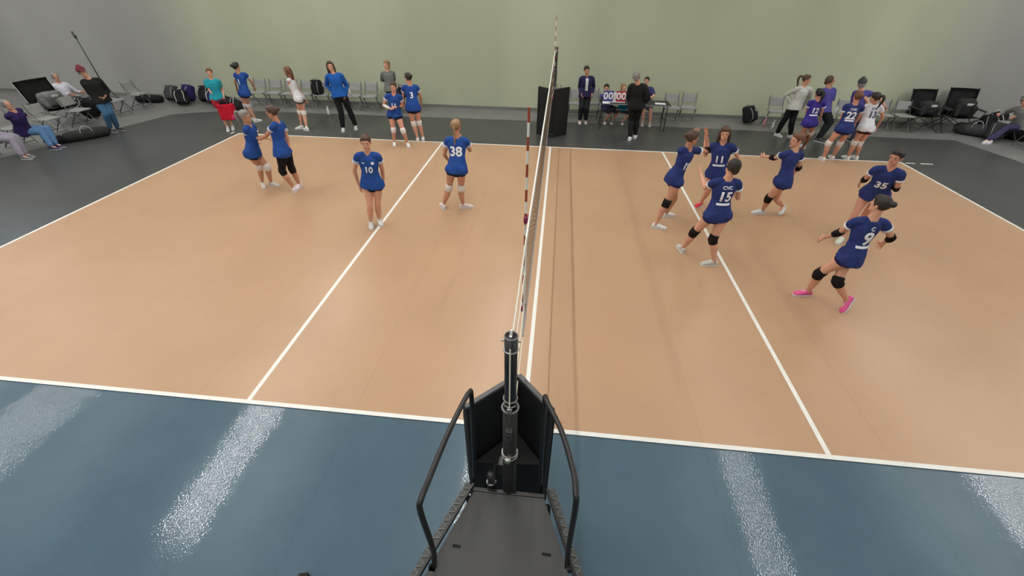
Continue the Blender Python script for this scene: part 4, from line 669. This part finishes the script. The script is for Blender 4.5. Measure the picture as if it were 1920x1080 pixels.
    if st == 'long':
        dn = V((0, 0, -1))
        loft(bm, [hp(0, -.05, .04), hp(0, -.065, -.05), hp(0, -.07, -.12)+dn*.02, hp(0, -.075, -.13)+dn*.13, hp(0, -.07, -.13)+dn*.22], [(.085, .06), (.088, .055), (.085, .045), (.075, .035), (.05, .02)], side=hl, seg=14)
        for s in (-1, 1): loft(bm, [hp(s*.075, .0, .04), hp(s*.083, .01, -.05), hp(s*.085, .0, -.12)+dn*.03], [.024, .026, .02], seg=8)
    if st == 'short':
        for s in (-1, 1): ell(bm, hp(s*.066, -.02, .01), (.022*q, .06*q, .05*q), HM, 2)
        ell(bm, hp(0, -.075, -.02), (.06*q, .035*q, .06*q), HM, 2)
    remesh('hair', bm, hairm(hc), root, .009, .4, 3)
    if cap:
        bm = NB(); loft(bm, [hp(0, -.015, .045), hp(0, -.015, .09), hp(0, -.02, .125)], [(.094*q, .108*q), (.09*q, .1*q), (.055*q, .06*q)], side=hl, seg=18)
        c_ = obj('cap', bm, cloth('cap_%d_%d' % (cap[0], cap[2]), cap), root, True, world=True)
        obj('visor', loft(NB(), [hp(0, .06, .062), hp(0, .12, .056), hp(0, .165, .045)], [(.078*q, .008), (.07*q, .007), (.04*q, .006)], side=hl, seg=14), cloth('cap_%d_%d' % (cap[0], cap[2]), cap), c_, True, world=True)
    # ---- bottom
    bk, bc, bl = bottom
    bm = NB(); g = .052*h*B if not male else .05*h; grow = .016 if bk != 'pants' else .012
    torso(bm, grow, t0=-.2, t1=.25)
    for c, s in (('L', 1), ('R', -1)):
        Hh, K, A = J['h'+c], J['k'+c], J['a'+c]
        if bk == 'pants':
            kf_ = V((J['t'+c].x-A.x, J['t'+c].y-A.y, 0)); kf_ = kf_.normalized() if kf_.length > .02 else fh
            loft(bm, [Hh, fr(Hh, K, .4), fr(Hh, K, .85), K, fr(K, A, .15)-kf_*.008, fr(K, A, .35)-kf_*.01, fr(K, A, .6), fr(K, A, bl)], [g+grow, g*.92+grow, g*.72+grow*1.3, g*.7+grow*1.4, g*.72+grow*1.4, g*.72+grow*1.3, g*.64+grow, g*.56+grow], side=lh, seg=14)
        else:
            e = min(.95, bl)
            if bk == 'leggings':
                loft(bm, [Hh, fr(Hh, K, .2), fr(Hh, K, .5), fr(Hh, K, e)], [g*1.04+.01, g*1.04+.01, g*.86+.01, g*.68+.01], side=lh, seg=14); continue
            loft(bm, [Hh, fr(Hh, K, e*.5), fr(Hh, K, e)], [g*1.04+grow, g*1.02+grow, g*(1.02-.35*e)+grow*(1.5 if bl > .5 else 1)], side=lh, seg=14)
    remesh(bk, bm, cloth('cloth_%d_%d_%d' % bc, bc), root, .012, .4, 2)
    # ---- top
    tk, tc_, sl = top[:3]
    grow = {'jersey': .017, 'tank': .014, 'tee': .024, 'jacket': .032}[tk]
    bm = NB(); th0 = -.2 if tk in ('jersey', 'tank') else -.05
    shirt(bm, grow, {'jersey': -.2, 'tank': -.08, 'tee': -.14, 'jacket': -.14}[tk], .03)
    if tk in ('jersey', 'tank'):
        for c in 'LR': loft(bm, [J['h'+c]+up*.05, J['h'+c], fr(J['h'+c], J['k'+c], .13)], [g*.9+.02, g*1.04+.027, g*1.02+.036], side=lh, seg=14, round_=False)
    rs_ = .027*h*B
    slend = {}
    for c, s in (('L', 1), ('R', -1)):
        S_, E_, W_ = J['s'+c], J['e'+c], J['w'+c]
        loft(bm, [fr(J['nk'], S_, .28)-up*.006, fr(J['nk'], S_, .7)-up*.002, S_], [.03*h+grow*.35, .032*h*B+grow*.35, .029*h*B+grow*.45], seg=12)
        if sl > 0:
            g2 = grow*.55+.004
            if sl <= 1: P_ = [S_, fr(S_, E_, sl*.5), fr(S_, E_, sl)]; R_ = [rs_*.98+g2*.9, rs_*1.0+g2*1.05, rs_*.98+g2*1.15]
            else: P_ = [S_, fr(S_, E_, .5), E_, fr(E_, W_, .5), fr(E_, W_, min(.97, sl-1))]; R_ = [rs_*1.05+g2, rs_*.95+g2, rs_*.85+g2, rs_*.75+g2, rs_*.62+g2*.8]
            loft(bm, P_, R_, seg=12, round_=False); slend[c] = (P_[-2], P_[-1], R_[-1])
    bv = BVHTree.FromBMesh(bm)
    cm = cloth('cloth_%d_%d_%d' % tc_, tc_)
    nm = {'jersey': 'jersey', 'tank': 'tank_top', 'tee': 't_shirt', 'jacket': 'jacket'}[tk]
    jo = remesh(nm, bm, cm, root, .011, .35, 2)
    def project(bt, t, side_, dx=0, off=.007):
        """lay flat lettering on the front (+1) or back (-1) of the top"""
        f = fs*side_; l = ls*(1 if side_ > 0 else -1); c = sp(t)+l*0
        u = up; rt = -l if side_ > 0 else -l
        rt = u.cross(f).normalized()
        ok = True
        es = [e for e in bt.edges if e.calc_length() > .03]
        if es: bmesh.ops.subdivide_edges(bt, edges=es, cuts=2)
        bmesh.ops.triangulate(bt, faces=bt.faces[:])
        for v in bt.verts:
            o_ = c+rt*(v.co.x+dx)+u*v.co.y+f*.5; hit = bv.ray_cast(o_, -f, 1.0)
            v.co = (hit[0]+f*off) if hit[0] is not None else c+rt*(v.co.x+dx)+u*v.co.y+f*.06
        r = bmesh.ops.extrude_face_region(bt, geom=bt.faces[:]); vs = [e for e in r['geom'] if isinstance(e, bmesh.types.BMVert)]
        bmesh.ops.translate(bt, vec=-f*.006, verts=vs)
        return bt
    nmat = mat('print_%d_%d' % (numcol[0], numcol[2]), numcol, .6)
    if num:
        sz = numsize
        obj('jersey_number', project(text_bm(num, sz, .03), .55 if numside < 0 else .5, numside), nmat, jo, world=True)
    if word: obj('jersey_lettering', project(text_bm(word, .07, .02), .83, -1), nmat, jo, world=True)
    if bar:
        b2 = NB(); bmesh.ops.create_grid(b2, x_segments=8, y_segments=2, size=.5, matrix=Matrix.Diagonal((.2, .03, 1, 1)))
        obj('name_bar', project(b2, .34 if numside < 0 else .3, numside), nmat, jo, world=True)
    if logo:
        b2 = NB(); bmesh.ops.create_circle(b2, cap_ends=True, radius=.024, segments=14)
        obj('chest_badge', project(b2, .74, 1, dx=.075), nmat, jo, world=True)
        b2 = NB(); bmesh.ops.create_grid(b2, x_segments=3, y_segments=1, size=.5, matrix=Matrix.Diagonal((.04, .012, 1, 1)))
        obj('chest_mark', project(b2, .74, 1, dx=-.075), nmat, jo, world=True)
    if stripe:
        for c, (a, b_, r_) in slend.items():
            d = (b_-a).normalized(); bm = NB()
            L_ = .03 if stripe == 1 else .012
            tube(bm, b_-d*L_*1.2, b_-d*.002, r_+.003, 14)
            if stripe == 2: tube(bm, b_-d*.045, b_-d*.03, r_+.003, 14)
            obj('sleeve_stripe', bm, mat('print_232_240', (232, 234, 240), .6), jo, True, world=True)
    if collar:
        a = ls; bm = NB(); c0 = sp(.985, -.004); pts = []
        for i in range(20):
            t = 2*math.pi*i/20; pts.append(c0+ls*math.cos(t)*(.041*h)+fs*math.sin(t)*(.04*h)-up*(.045*max(0, math.sin(t))**3))
        loft(bm, pts+pts[:1], [.0055]*21, seg=6, round_=False); obj('collar', bm, mat('print_232_240', (232, 234, 240), .6), jo, True, world=True)
    if inner:
        b2 = NB(); bmesh.ops.create_grid(b2, x_segments=4, y_segments=8, size=.5, matrix=Matrix.Diagonal((.085, .34, 1, 1)))
        obj('shirt_front', project(b2, .62, 1, off=.006), cloth('cloth_%d_%d_%d' % inner, inner), jo, world=True)
        for s_ in (-1, 1):
            b2 = NB(); bmesh.ops.create_grid(b2, x_segments=1, y_segments=8, size=.5, matrix=Matrix.Diagonal((.008, .4, 1, 1)))
            obj('zip', project(b2, .6, 1, dx=s_*.045, off=.01), mat('zip_dark', (30, 30, 34), .5), jo, world=True)
    # ---- pads
    if knee:
        for c in knee[1]:
            Hh, K, A = J['h'+c], J['k'+c], J['a'+c]; r = g*.64+.012
            obj('knee_pad', loft(NB(), [fr(K, Hh, .17), fr(K, Hh, .06), K, fr(K, A, .07), fr(K, A, .18)], [r*1.0, r*1.04, r*1.05, r, r*.95], side=lh, seg=16, round_=False), cloth('pad_%d' % knee[0][0], knee[0]), root, True, world=True)
    if elbow:
        for c in elbow[1]:
            S_, E_, W_ = J['s'+c], J['e'+c], J['w'+c]; r = rs_*.8+.01
            obj('elbow_pad', loft(NB(), [fr(E_, S_, .15), E_, fr(E_, W_, .15), fr(E_, W_, .35)], [r, r*1.05, r*1.05, r*.92], seg=14, round_=False), cloth('pad_%d' % elbow[0][0], elbow[0]), root, True, world=True)
    if sleevepad:
        for c in sleevepad[1]:
            E_, W_ = J['e'+c], J['w'+c]
            obj('arm_sleeve', loft(NB(), [fr(E_, W_, .1), fr(E_, W_, .5), W_], [rs_*.82+.006, rs_*.72+.006, rs_*.55+.006], seg=14, round_=False), cloth('pad_%d' % sleevepad[0][0], sleevepad[0]), root, True, world=True)
    # ---- shoes and socks
    for c, s in (('L', 1), ('R', -1)):
        K, A, T = J['k'+c], J['a'+c], J['t'+c]
        d = (T-A); 
        if d.length < .05: d = fh*.12
        x = V((d.x, d.y, 0)); x = x.normalized() if x.length > .03 else fh
        # foot pitch: flat when the toe is on the floor and ankle low, else follows the foot
        flat = A.z < .16
        if flat: fx = x; uz = V((0, 0, 1)); O = V((A.x, A.y, GZP(A.x, A.y)))
        else:
            # sole line through the toe, perpendicular-ish to the shin
            shin = (K-A).normalized(); fx = (T-A).normalized(); fx = (fx+shin*.30).normalized(); uz = (shin-fx*shin.dot(fx)).normalized(); O = A-uz*.085
            low = min((O+fx*.17*h/1.74).z, (O-fx*.06).z)
            if low < GZP(A.x, A.y): O += V((0, 0, GZP(A.x, A.y)-low))
        y_ = uz.cross(fx); k = h/1.74*(1.1 if male else 1.0)
        def fp_(a, b, z): return O+fx*a*k+y_*b*k+uz*z*k
        secs = [(-.062, .026, .0, .05), (-.05, .034, 0, .075), (-.015, .036, 0, .088), (.03, .037, 0, .082), (.08, .043, 0, .06), (.13, .045, 0, .045), (.17, .036, 0, .034), (.195, .018, .004, .022)]
        bm = NB(); rings = []
        for a, wd, z0, z1 in secs:
            rings.append([bm.verts.new(fp_(a, wd*math.copysign(abs(math.cos(t))**.7, math.cos(t)), z0+.012+(z1-z0)*(.5+.5*math.copysign(abs(math.sin(t))**.7, math.sin(t))))) for t in [2*math.pi*i/12 for i in range(12)]])
        for a, b_ in zip(rings, rings[1:]):
            for i in range(12): bm.faces.new((a[i], a[(i+1) % 12], b_[(i+1) % 12], b_[i]))
        bm.faces.new(rings[0]); bm.faces.new(rings[-1])
        sh = obj('shoe', bm, mat('shoe_%d_%d' % (shoes[0], shoes[2]), shoes, .6, bump=.1), root, True, world=True)
        bm = NB(); lo, hi = [], []
        ol = [(-.068, .02), (-.06, .034), (-.02, .04), (.03, .04), (.08, .047), (.13, .049), (.175, .038), (.203, .016)]
        out = [(a, w_) for a, w_ in ol]+[(a, -w_) for a, w_ in reversed(ol)]
        lo = [bm.verts.new(fp_(a, b_, .0)) for a, b_ in out]; hi = [bm.verts.new(fp_(a, b_, .02)) for a, b_ in out]
        bm.faces.new(lo); bm.faces.new(hi[::-1]); nn = len(out)
        for i in range(nn): bm.faces.new((lo[i], lo[(i+1) % nn], hi[(i+1) % nn], hi[i]))
        obj('sole', bm, mat('sole_light', (215, 215, 215), .7) if shoes[0] > 60 else mat('sole_grey', (200, 200, 200), .7), sh, False, world=True)
        bm = NB()
        for i in range(3): 
            a = .045+.022*i; bx_ = [fp_(a, -.02, .088-.16*(a-.03)), fp_(a, .02, .088-.16*(a-.03))]; tube(bm, bx_[0], bx_[1], .003, 6)
        obj('laces', bm, mat('lace_white', (230, 230, 230), .7), sh, world=True)
        if socks:
            obj('sock', loft(NB(), [fp_(0, 0, .06), fp_(0, 0, .09) if flat else A, fr(A, K, .12), fr(A, K, .2)], [.04*k, .036*k, .033*k, .034*k], seg=12, round_=False), cloth('sock_%d' % socks[0], socks), root, True, world=True)
    return root
def GZP(x, y): return .0225 if (abs(x) < 9.1 and -.05 < y < 9.1) else GZ(x, y)
# ------------------------------------------------------------------ players on the court
BLUE_L, BLUE_R, NAVY = (36, 72, 142), (42, 55, 110), (30, 30, 56)
GL, GR = 'players of the left team in blue jerseys', 'players of the right team in dark blue jerseys'
KB, KW = (26, 22, 24), (222, 216, 214)
SBL = (36, 34, 44)
JR = dict(top=('jersey', BLUE_R, .42), bottom=('shorts', (36, 36, 84), .18), stripe=1, group=GR, near=True, socks=(206, 160, 144))
JL = dict(top=('jersey', BLUE_L, .42), bottom=('shorts', NAVY, .2), stripe=2, group=GL, near=True)
person('n19', 'person in dark blue number 19 jersey with raised hands, left of the high five group', H=1.78, hair=('bun', 'brown'), sk='b', knee=(KB, 'R'), elbow=(KB, 'L'), num='19', numside=1, numsize=.17, hyaw=15, shoes=(222, 224, 226), fingers_up='LR', **JR)
person('n11b', 'person in dark blue number 11 jersey facing the camera in the high five group', H=1.74, hair=('long', 'brown'), num='11', numside=1, numsize=.17, hyaw=255, shoes=(214, 46, 66), collar=1, knee=(KB, 'L'), fingers_up='LR', bar=True, **JR)
person('n15', 'person in dark blue number 15 jersey seen from behind, nearest of the high five group', H=1.76, hair=('short', 'dark'), num='15', numside=-1, numsize=.2, hyaw=110, shoes=(196, 196, 190), knee=(KB, 'LR'), word='CVC', bar=True, **JR)
person('n14', 'person in dark blue jersey running left with one arm stretched out', H=1.76, hair=('pony', 'auburn'), hyaw=190, shoes=(205, 214, 220), knee=(KB, 'L'), elbow=(KB, 'LR'), collar=1, **JR)
person('n35', 'person in dark blue number 35 jersey with raised hands, farthest right on the court', H=1.76, hair=('bun', 'dark'), sk='c', num='35', numside=1, numsize=.17, hyaw=215, shoes=(206, 216, 200), elbow=(KB, 'LR'), collar=1, fingers_up='R', **JR)
person('n9', 'person in dark blue number 9 jersey and pink shoes, running away from the camera', H=1.74, hair=('bun', 'dark'), num='9', numside=-1, numsize=.24, hyaw=120, shoes=(226, 84, 150), knee=(KB, 'LR'), elbow=(KB, 'LR'), word='C', bar=True, **JR)
person('n10', 'person in blue number 10 jersey walking towards the camera on the attack line', H=1.72, hair=('pony', 'brown'), num='10', numside=1, numsize=.14, hyaw=285, collar=1, logo=True, shoes=(205, 205, 205), **JL)
person('n38', 'person in blue number 38 jersey seen from behind, standing alone left of the net', H=1.76, hair=('braid', 'blond'), sk='b', num='38', numside=-1, numsize=.23, hyaw=85, knee=(KW, 'LR'), shoes=(222, 205, 205), **JL)
person('n1', 'person in blue jersey facing right, left of the pair near the far left corner', H=1.72, hair=('pony', 'grey'), sk='b', hyaw=0, knee=(KW, 'LR'), shoes=(205, 195, 190), **JL)
person('n2', 'person in blue jersey and black knee-length leggings near the far left court corner', H=1.80, hair=('bun', 'brown'), sk='b', hyaw=185, shoes=(225, 205, 215), knee=(KB, 'LR'), **dict(JL, bottom=('leggings', (24, 22, 26), .78)))
# ------------------------------------------------------------------ people beside the court
person('white', 'person with long loose hair in a white tank top behind the far sideline', H=1.72, top=('tank', (205, 205, 208), 0), bottom=('shorts', (70, 68, 76), .22), hair=('long', 'auburn'), sk='c', hyaw=190, knee=(KW, 'LR'), shoes=(222, 218, 218))
person('bjac', 'person in bright blue jacket and black trousers standing before the grey chairs', H=1.80, top=('jacket', (28, 84, 160), 1.95), bottom=('pants', (28, 28, 30), .92), hair=('long', 'brown'), hyaw=300, shoes=(190, 190, 190), socks=None)
person('gray', 'person in grey top with crossed arms behind the number 11 and 3 players', H=1.74, top=('tee', (112, 114, 112), .9), bottom=('pants', (52, 52, 54), .92), hair=('pony', 'blond'), hyaw=260, socks=None, sleevepad=((205, 205, 205), 'LR'))
person('n11', 'person in blue number 11 jersey facing the camera, on the far sideline', H=1.66, hair=('bun', 'brown'), sk='c', num='11', numside=1, numsize=.15, hyaw=270, knee=(KW, 'LR'), sleevepad=((222, 222, 222), 'R'), collar=1, **dict(JL, near=False))
person('n3', 'person in blue number 3 jersey seen from behind, on the far sideline', H=1.74, hair=('bun', 'dark'), sk='c', num='3', numside=-1, numsize=.2, hyaw=150, knee=(KW, 'LR'), socks=(222, 222, 222), **dict(JL, near=False))
person('teal', 'child in a teal t-shirt holding a red bag at the far left corner', H=1.62, top=('tee', (36, 142, 158), .6), bottom=('shorts', (168, 40, 56), .5), hair=('pony', 'auburn'), hyaw=300, shoes=(214, 214, 214))
person('b2', 'person in blue number 1 jersey seen from behind, right of the child in teal', H=1.74, hair=('bun', 'black'), num='1', numside=-1, numsize=.2, hyaw=60, knee=(KW, 'LR'), **dict(JL, near=False))
person('manblack', 'person in dark red cap, black jacket and blue jeans standing at the left edge', H=1.80, male=True, top=('jacket', (30, 30, 31), 1.95), bottom=('pants', (56, 92, 122), .94), hair=('short', 'grey'), cap=(112, 50, 58), hyaw=330, shoes=(52, 50, 54), socks=None)
person('coach', 'person in white sweater and black trousers with one hand on the hip', H=1.74, top=('jacket', (188, 188, 184), 1.95), bottom=('pants', (28, 28, 30), .92), hair=('pony', 'brown'), sk='c', hyaw=330, shoes=(196, 196, 196), socks=None)
person('n12', 'person in purple-blue number 12 jersey with dark ponytail, seen from behind', H=1.70, hair=('pony', 'black'), sk='c', num='12', numside=-1, numsize=.18, hyaw=100, knee=(KW, 'R'), bar=True, **dict(JR, near=False, top=('jersey', (60, 52, 140), .42), group='players at the right end of the far sideline'))
person('man1', 'person in purple shirt without a cap, facing right behind the number 12 player', H=1.84, male=True, top=('tee', (74, 70, 140), .8), bottom=('pants', (34, 40, 42), .93), hair=('short', 'brown'), sk='c', hyaw=340, shoes=(60, 60, 62), socks=None)
person('man2', 'person in purple shirt and dark cap standing behind the number 22 player', H=1.80, male=True, top=('tee', (76, 72, 138), .8), bottom=('pants', (62, 60, 82), .93), hair=('short', 'grey'), cap=(70, 72, 76), hyaw=75, shoes=(60, 60, 62), socks=None, collar=1)
person('n22', 'person in dark blue number 22 jersey seen from behind on the far sideline', H=1.76, hair=('bun', 'auburn'), sk='c', num='22', numside=-1, numsize=.22, hyaw=90, knee=(KW, 'LR'), word='CVC', bar=True, **dict(JR, near=False, group='players at the right end of the far sideline'))
person('pwh', 'person in white number 13 jersey seen from behind beside the number 22 player', H=1.74, hair=('pony', 'dark'), sk='c', num='13', numside=-1, numsize=.2, numcol=(74, 70, 104), hyaw=120, knee=(KW, 'LR'), word='CVC', top=('jersey', (206, 206, 214), .45), bottom=('shorts', (58, 32, 42), .22), group='players at the right end of the far sideline')
person('lead', 'person in open dark navy jacket standing left of the score table', H=1.72, top=('jacket', (42, 38, 74), 1.95), bottom=('pants', (34, 34, 38), .9), hair=('bun', 'dark'), sk='b', hyaw=280, inner=(205, 205, 210), shoes=(190, 190, 190), socks=None)
person('ref', 'person with grey hair, all in black, seen from behind at the score table', H=1.84, male=True, top=('jacket', (32, 32, 33), 1.95), bottom=('pants', (28, 28, 29), .93), hair=('short', 'grey'), sk='c', hyaw=75, shoes=(222, 222, 222), socks=None)
person('kid1', 'child in a purple shirt seated behind the blue score cards', H=1.5, top=('tee', (84, 78, 150), .8), bottom=('shorts', (60, 60, 66), .9), hair=('pony', 'dark'), sk='c', hyaw=265, shoes=(215, 215, 215))
person('kid2', 'child in a teal shirt seated behind the table right of the red score cards', H=1.5, top=('tee', (26, 128, 160), .8), bottom=('shorts', (60, 60, 66), .9), hair=('pony', 'blond'), hyaw=280, shoes=(215, 215, 215))
person('kid3', 'person in a navy shirt seated at the right end of the score table', H=1.64, top=('tee', (58, 54, 108), .8), bottom=('shorts', (90, 92, 96), .8), hair=('bun', 'dark'), sk='c', hyaw=250, shoes=(215, 215, 215))
person('purple', 'person in dark purple hoodie and blue jeans seated at the left edge', H=1.72, top=('jacket', (48, 36, 82), 1.95), bottom=('pants', (84, 118, 158), .93), hair=('short', 'grey'), sk='c', hyaw=350, shoes=(64, 52, 92), socks=None)
person('beige', 'person in pale lilac trousers seated at the left edge, cut by the frame', H=1.70, top=('jacket', (92, 86, 100), 1.95), bottom=('pants', (140, 134, 148), .93), hair=('short', 'grey'), sk='c', hyaw=0, shoes=(110, 110, 112), socks=None)
person('wshirt', 'person in a white shirt seated beside the pale-rimmed camping chair', H=1.70, top=('tee', (206, 206, 220), 1.6), bottom=('pants', (44, 44, 46), .93), hair=('short', 'grey'), sk='b', hyaw=340, shoes=(60, 60, 62), socks=None)
person('seatR', 'person in grey sweater and dark blue jeans seated at the right edge', H=1.75, top=('jacket', (122, 122, 122), 1.95), bottom=('pants', (62, 58, 92), .93), hair=('short', 'grey'), cap=(112, 112, 112), sk='b', hyaw=205, shoes=(200, 200, 206), socks=None)
# chairs under the seated people
for k, lb in (('kid1', 'grey folding chair under the child in the purple shirt'), ('kid2', 'grey folding chair under the child in the teal shirt'), ('kid3', 'grey folding chair under the person in the navy shirt')):
    p = POSES[k]['pv']; chair(p[0], p[1]+.06, 0, lb, 'chairs near the score table')
# red bag held by the child in teal
w_ = (V(POSES['teal']['wL'])+V(POSES['teal']['wR']))/2; q = w_+V((.12, -.12, -.1))
rb = empty('tote_bag', (q.x, q.y, q.z-.42), 'bright red tote bag with black cloth on top, held by the child in teal', 'bag', rz=.3)
RED = cloth('bag_red', (186, 26, 48))
soft_box('bag_body', rb, (0, 0, .2), (.4, .22, .42), RED, cr=.12)
soft_box('bag_flap', rb, (.17, -.08, .06), (.14, .12, .12), mat('bag_magenta', (196, 30, 92), .7), cr=.3)
soft_box('black_cloth', rb, (.0, 0, .46), (.26, .14, .16), BG, cr=.45)
bm = NB()
for s in (-1, 1): path(bm, smoothpath([(-.1, s*.1, .4), (-.09, s*.08, .5), (0, s*.03, .54), (.09, s*.08, .5), (.1, s*.1, .4)], 3), .009)
obj('handle', bm, mat('bag_dark_red', (110, 26, 44), .7), rb, True)
for (nm, x, y, z, rz, sx, sy, sz, m_, lb) in (
        ('jacket', -14.75, 9.22, .5, 1.4, .6, .34, .42, mat('jacket_grey', (104, 104, 104), .85, bump=.6, bscale=18, var=.35, vscale=5), 'grey jacket heaped on the wide camping chair at the left'),
        ('jacket', 11.33, 12.22, .47, .1, .55, .3, .4, mat('jacket_black', (30, 30, 32), .85, bump=.6, bscale=18, var=.3, vscale=5), 'black jacket heaped on the left camping chair'),
        ('jacket', 12.33, 12.22, .47, -.1, .5, .3, .5, mat('jacket_black', (30, 30, 32), .85, bump=.6, bscale=18, var=.3, vscale=5), 'black jacket heaped on the right camping chair')):
    e = empty(nm, (x, y, z), lb, 'jacket', 'jackets on the camping chairs', rz)
    soft_box('jacket_body', e, (0, 0, sz/2), (sx, sy, sz), m_, cr=.45); soft_box('sleeve', e, (sx*.42, -sy*.35, sz*.3), (.14, .16, sz*.75), m_, tilt=.3, cr=.45)
    soft_box('sleeve', e, (-sx*.4, -sy*.4, sz*.35), (.14, .14, sz*.7), m_, tilt=-.2, cr=.45)
    soft_box('light_lining', e, (sx*.1, -sy*.47, sz*.72), (.22, .05, .07), mat('lining_grey', (175, 175, 175), .8), rz=.2, cr=.4)
bake_pending()
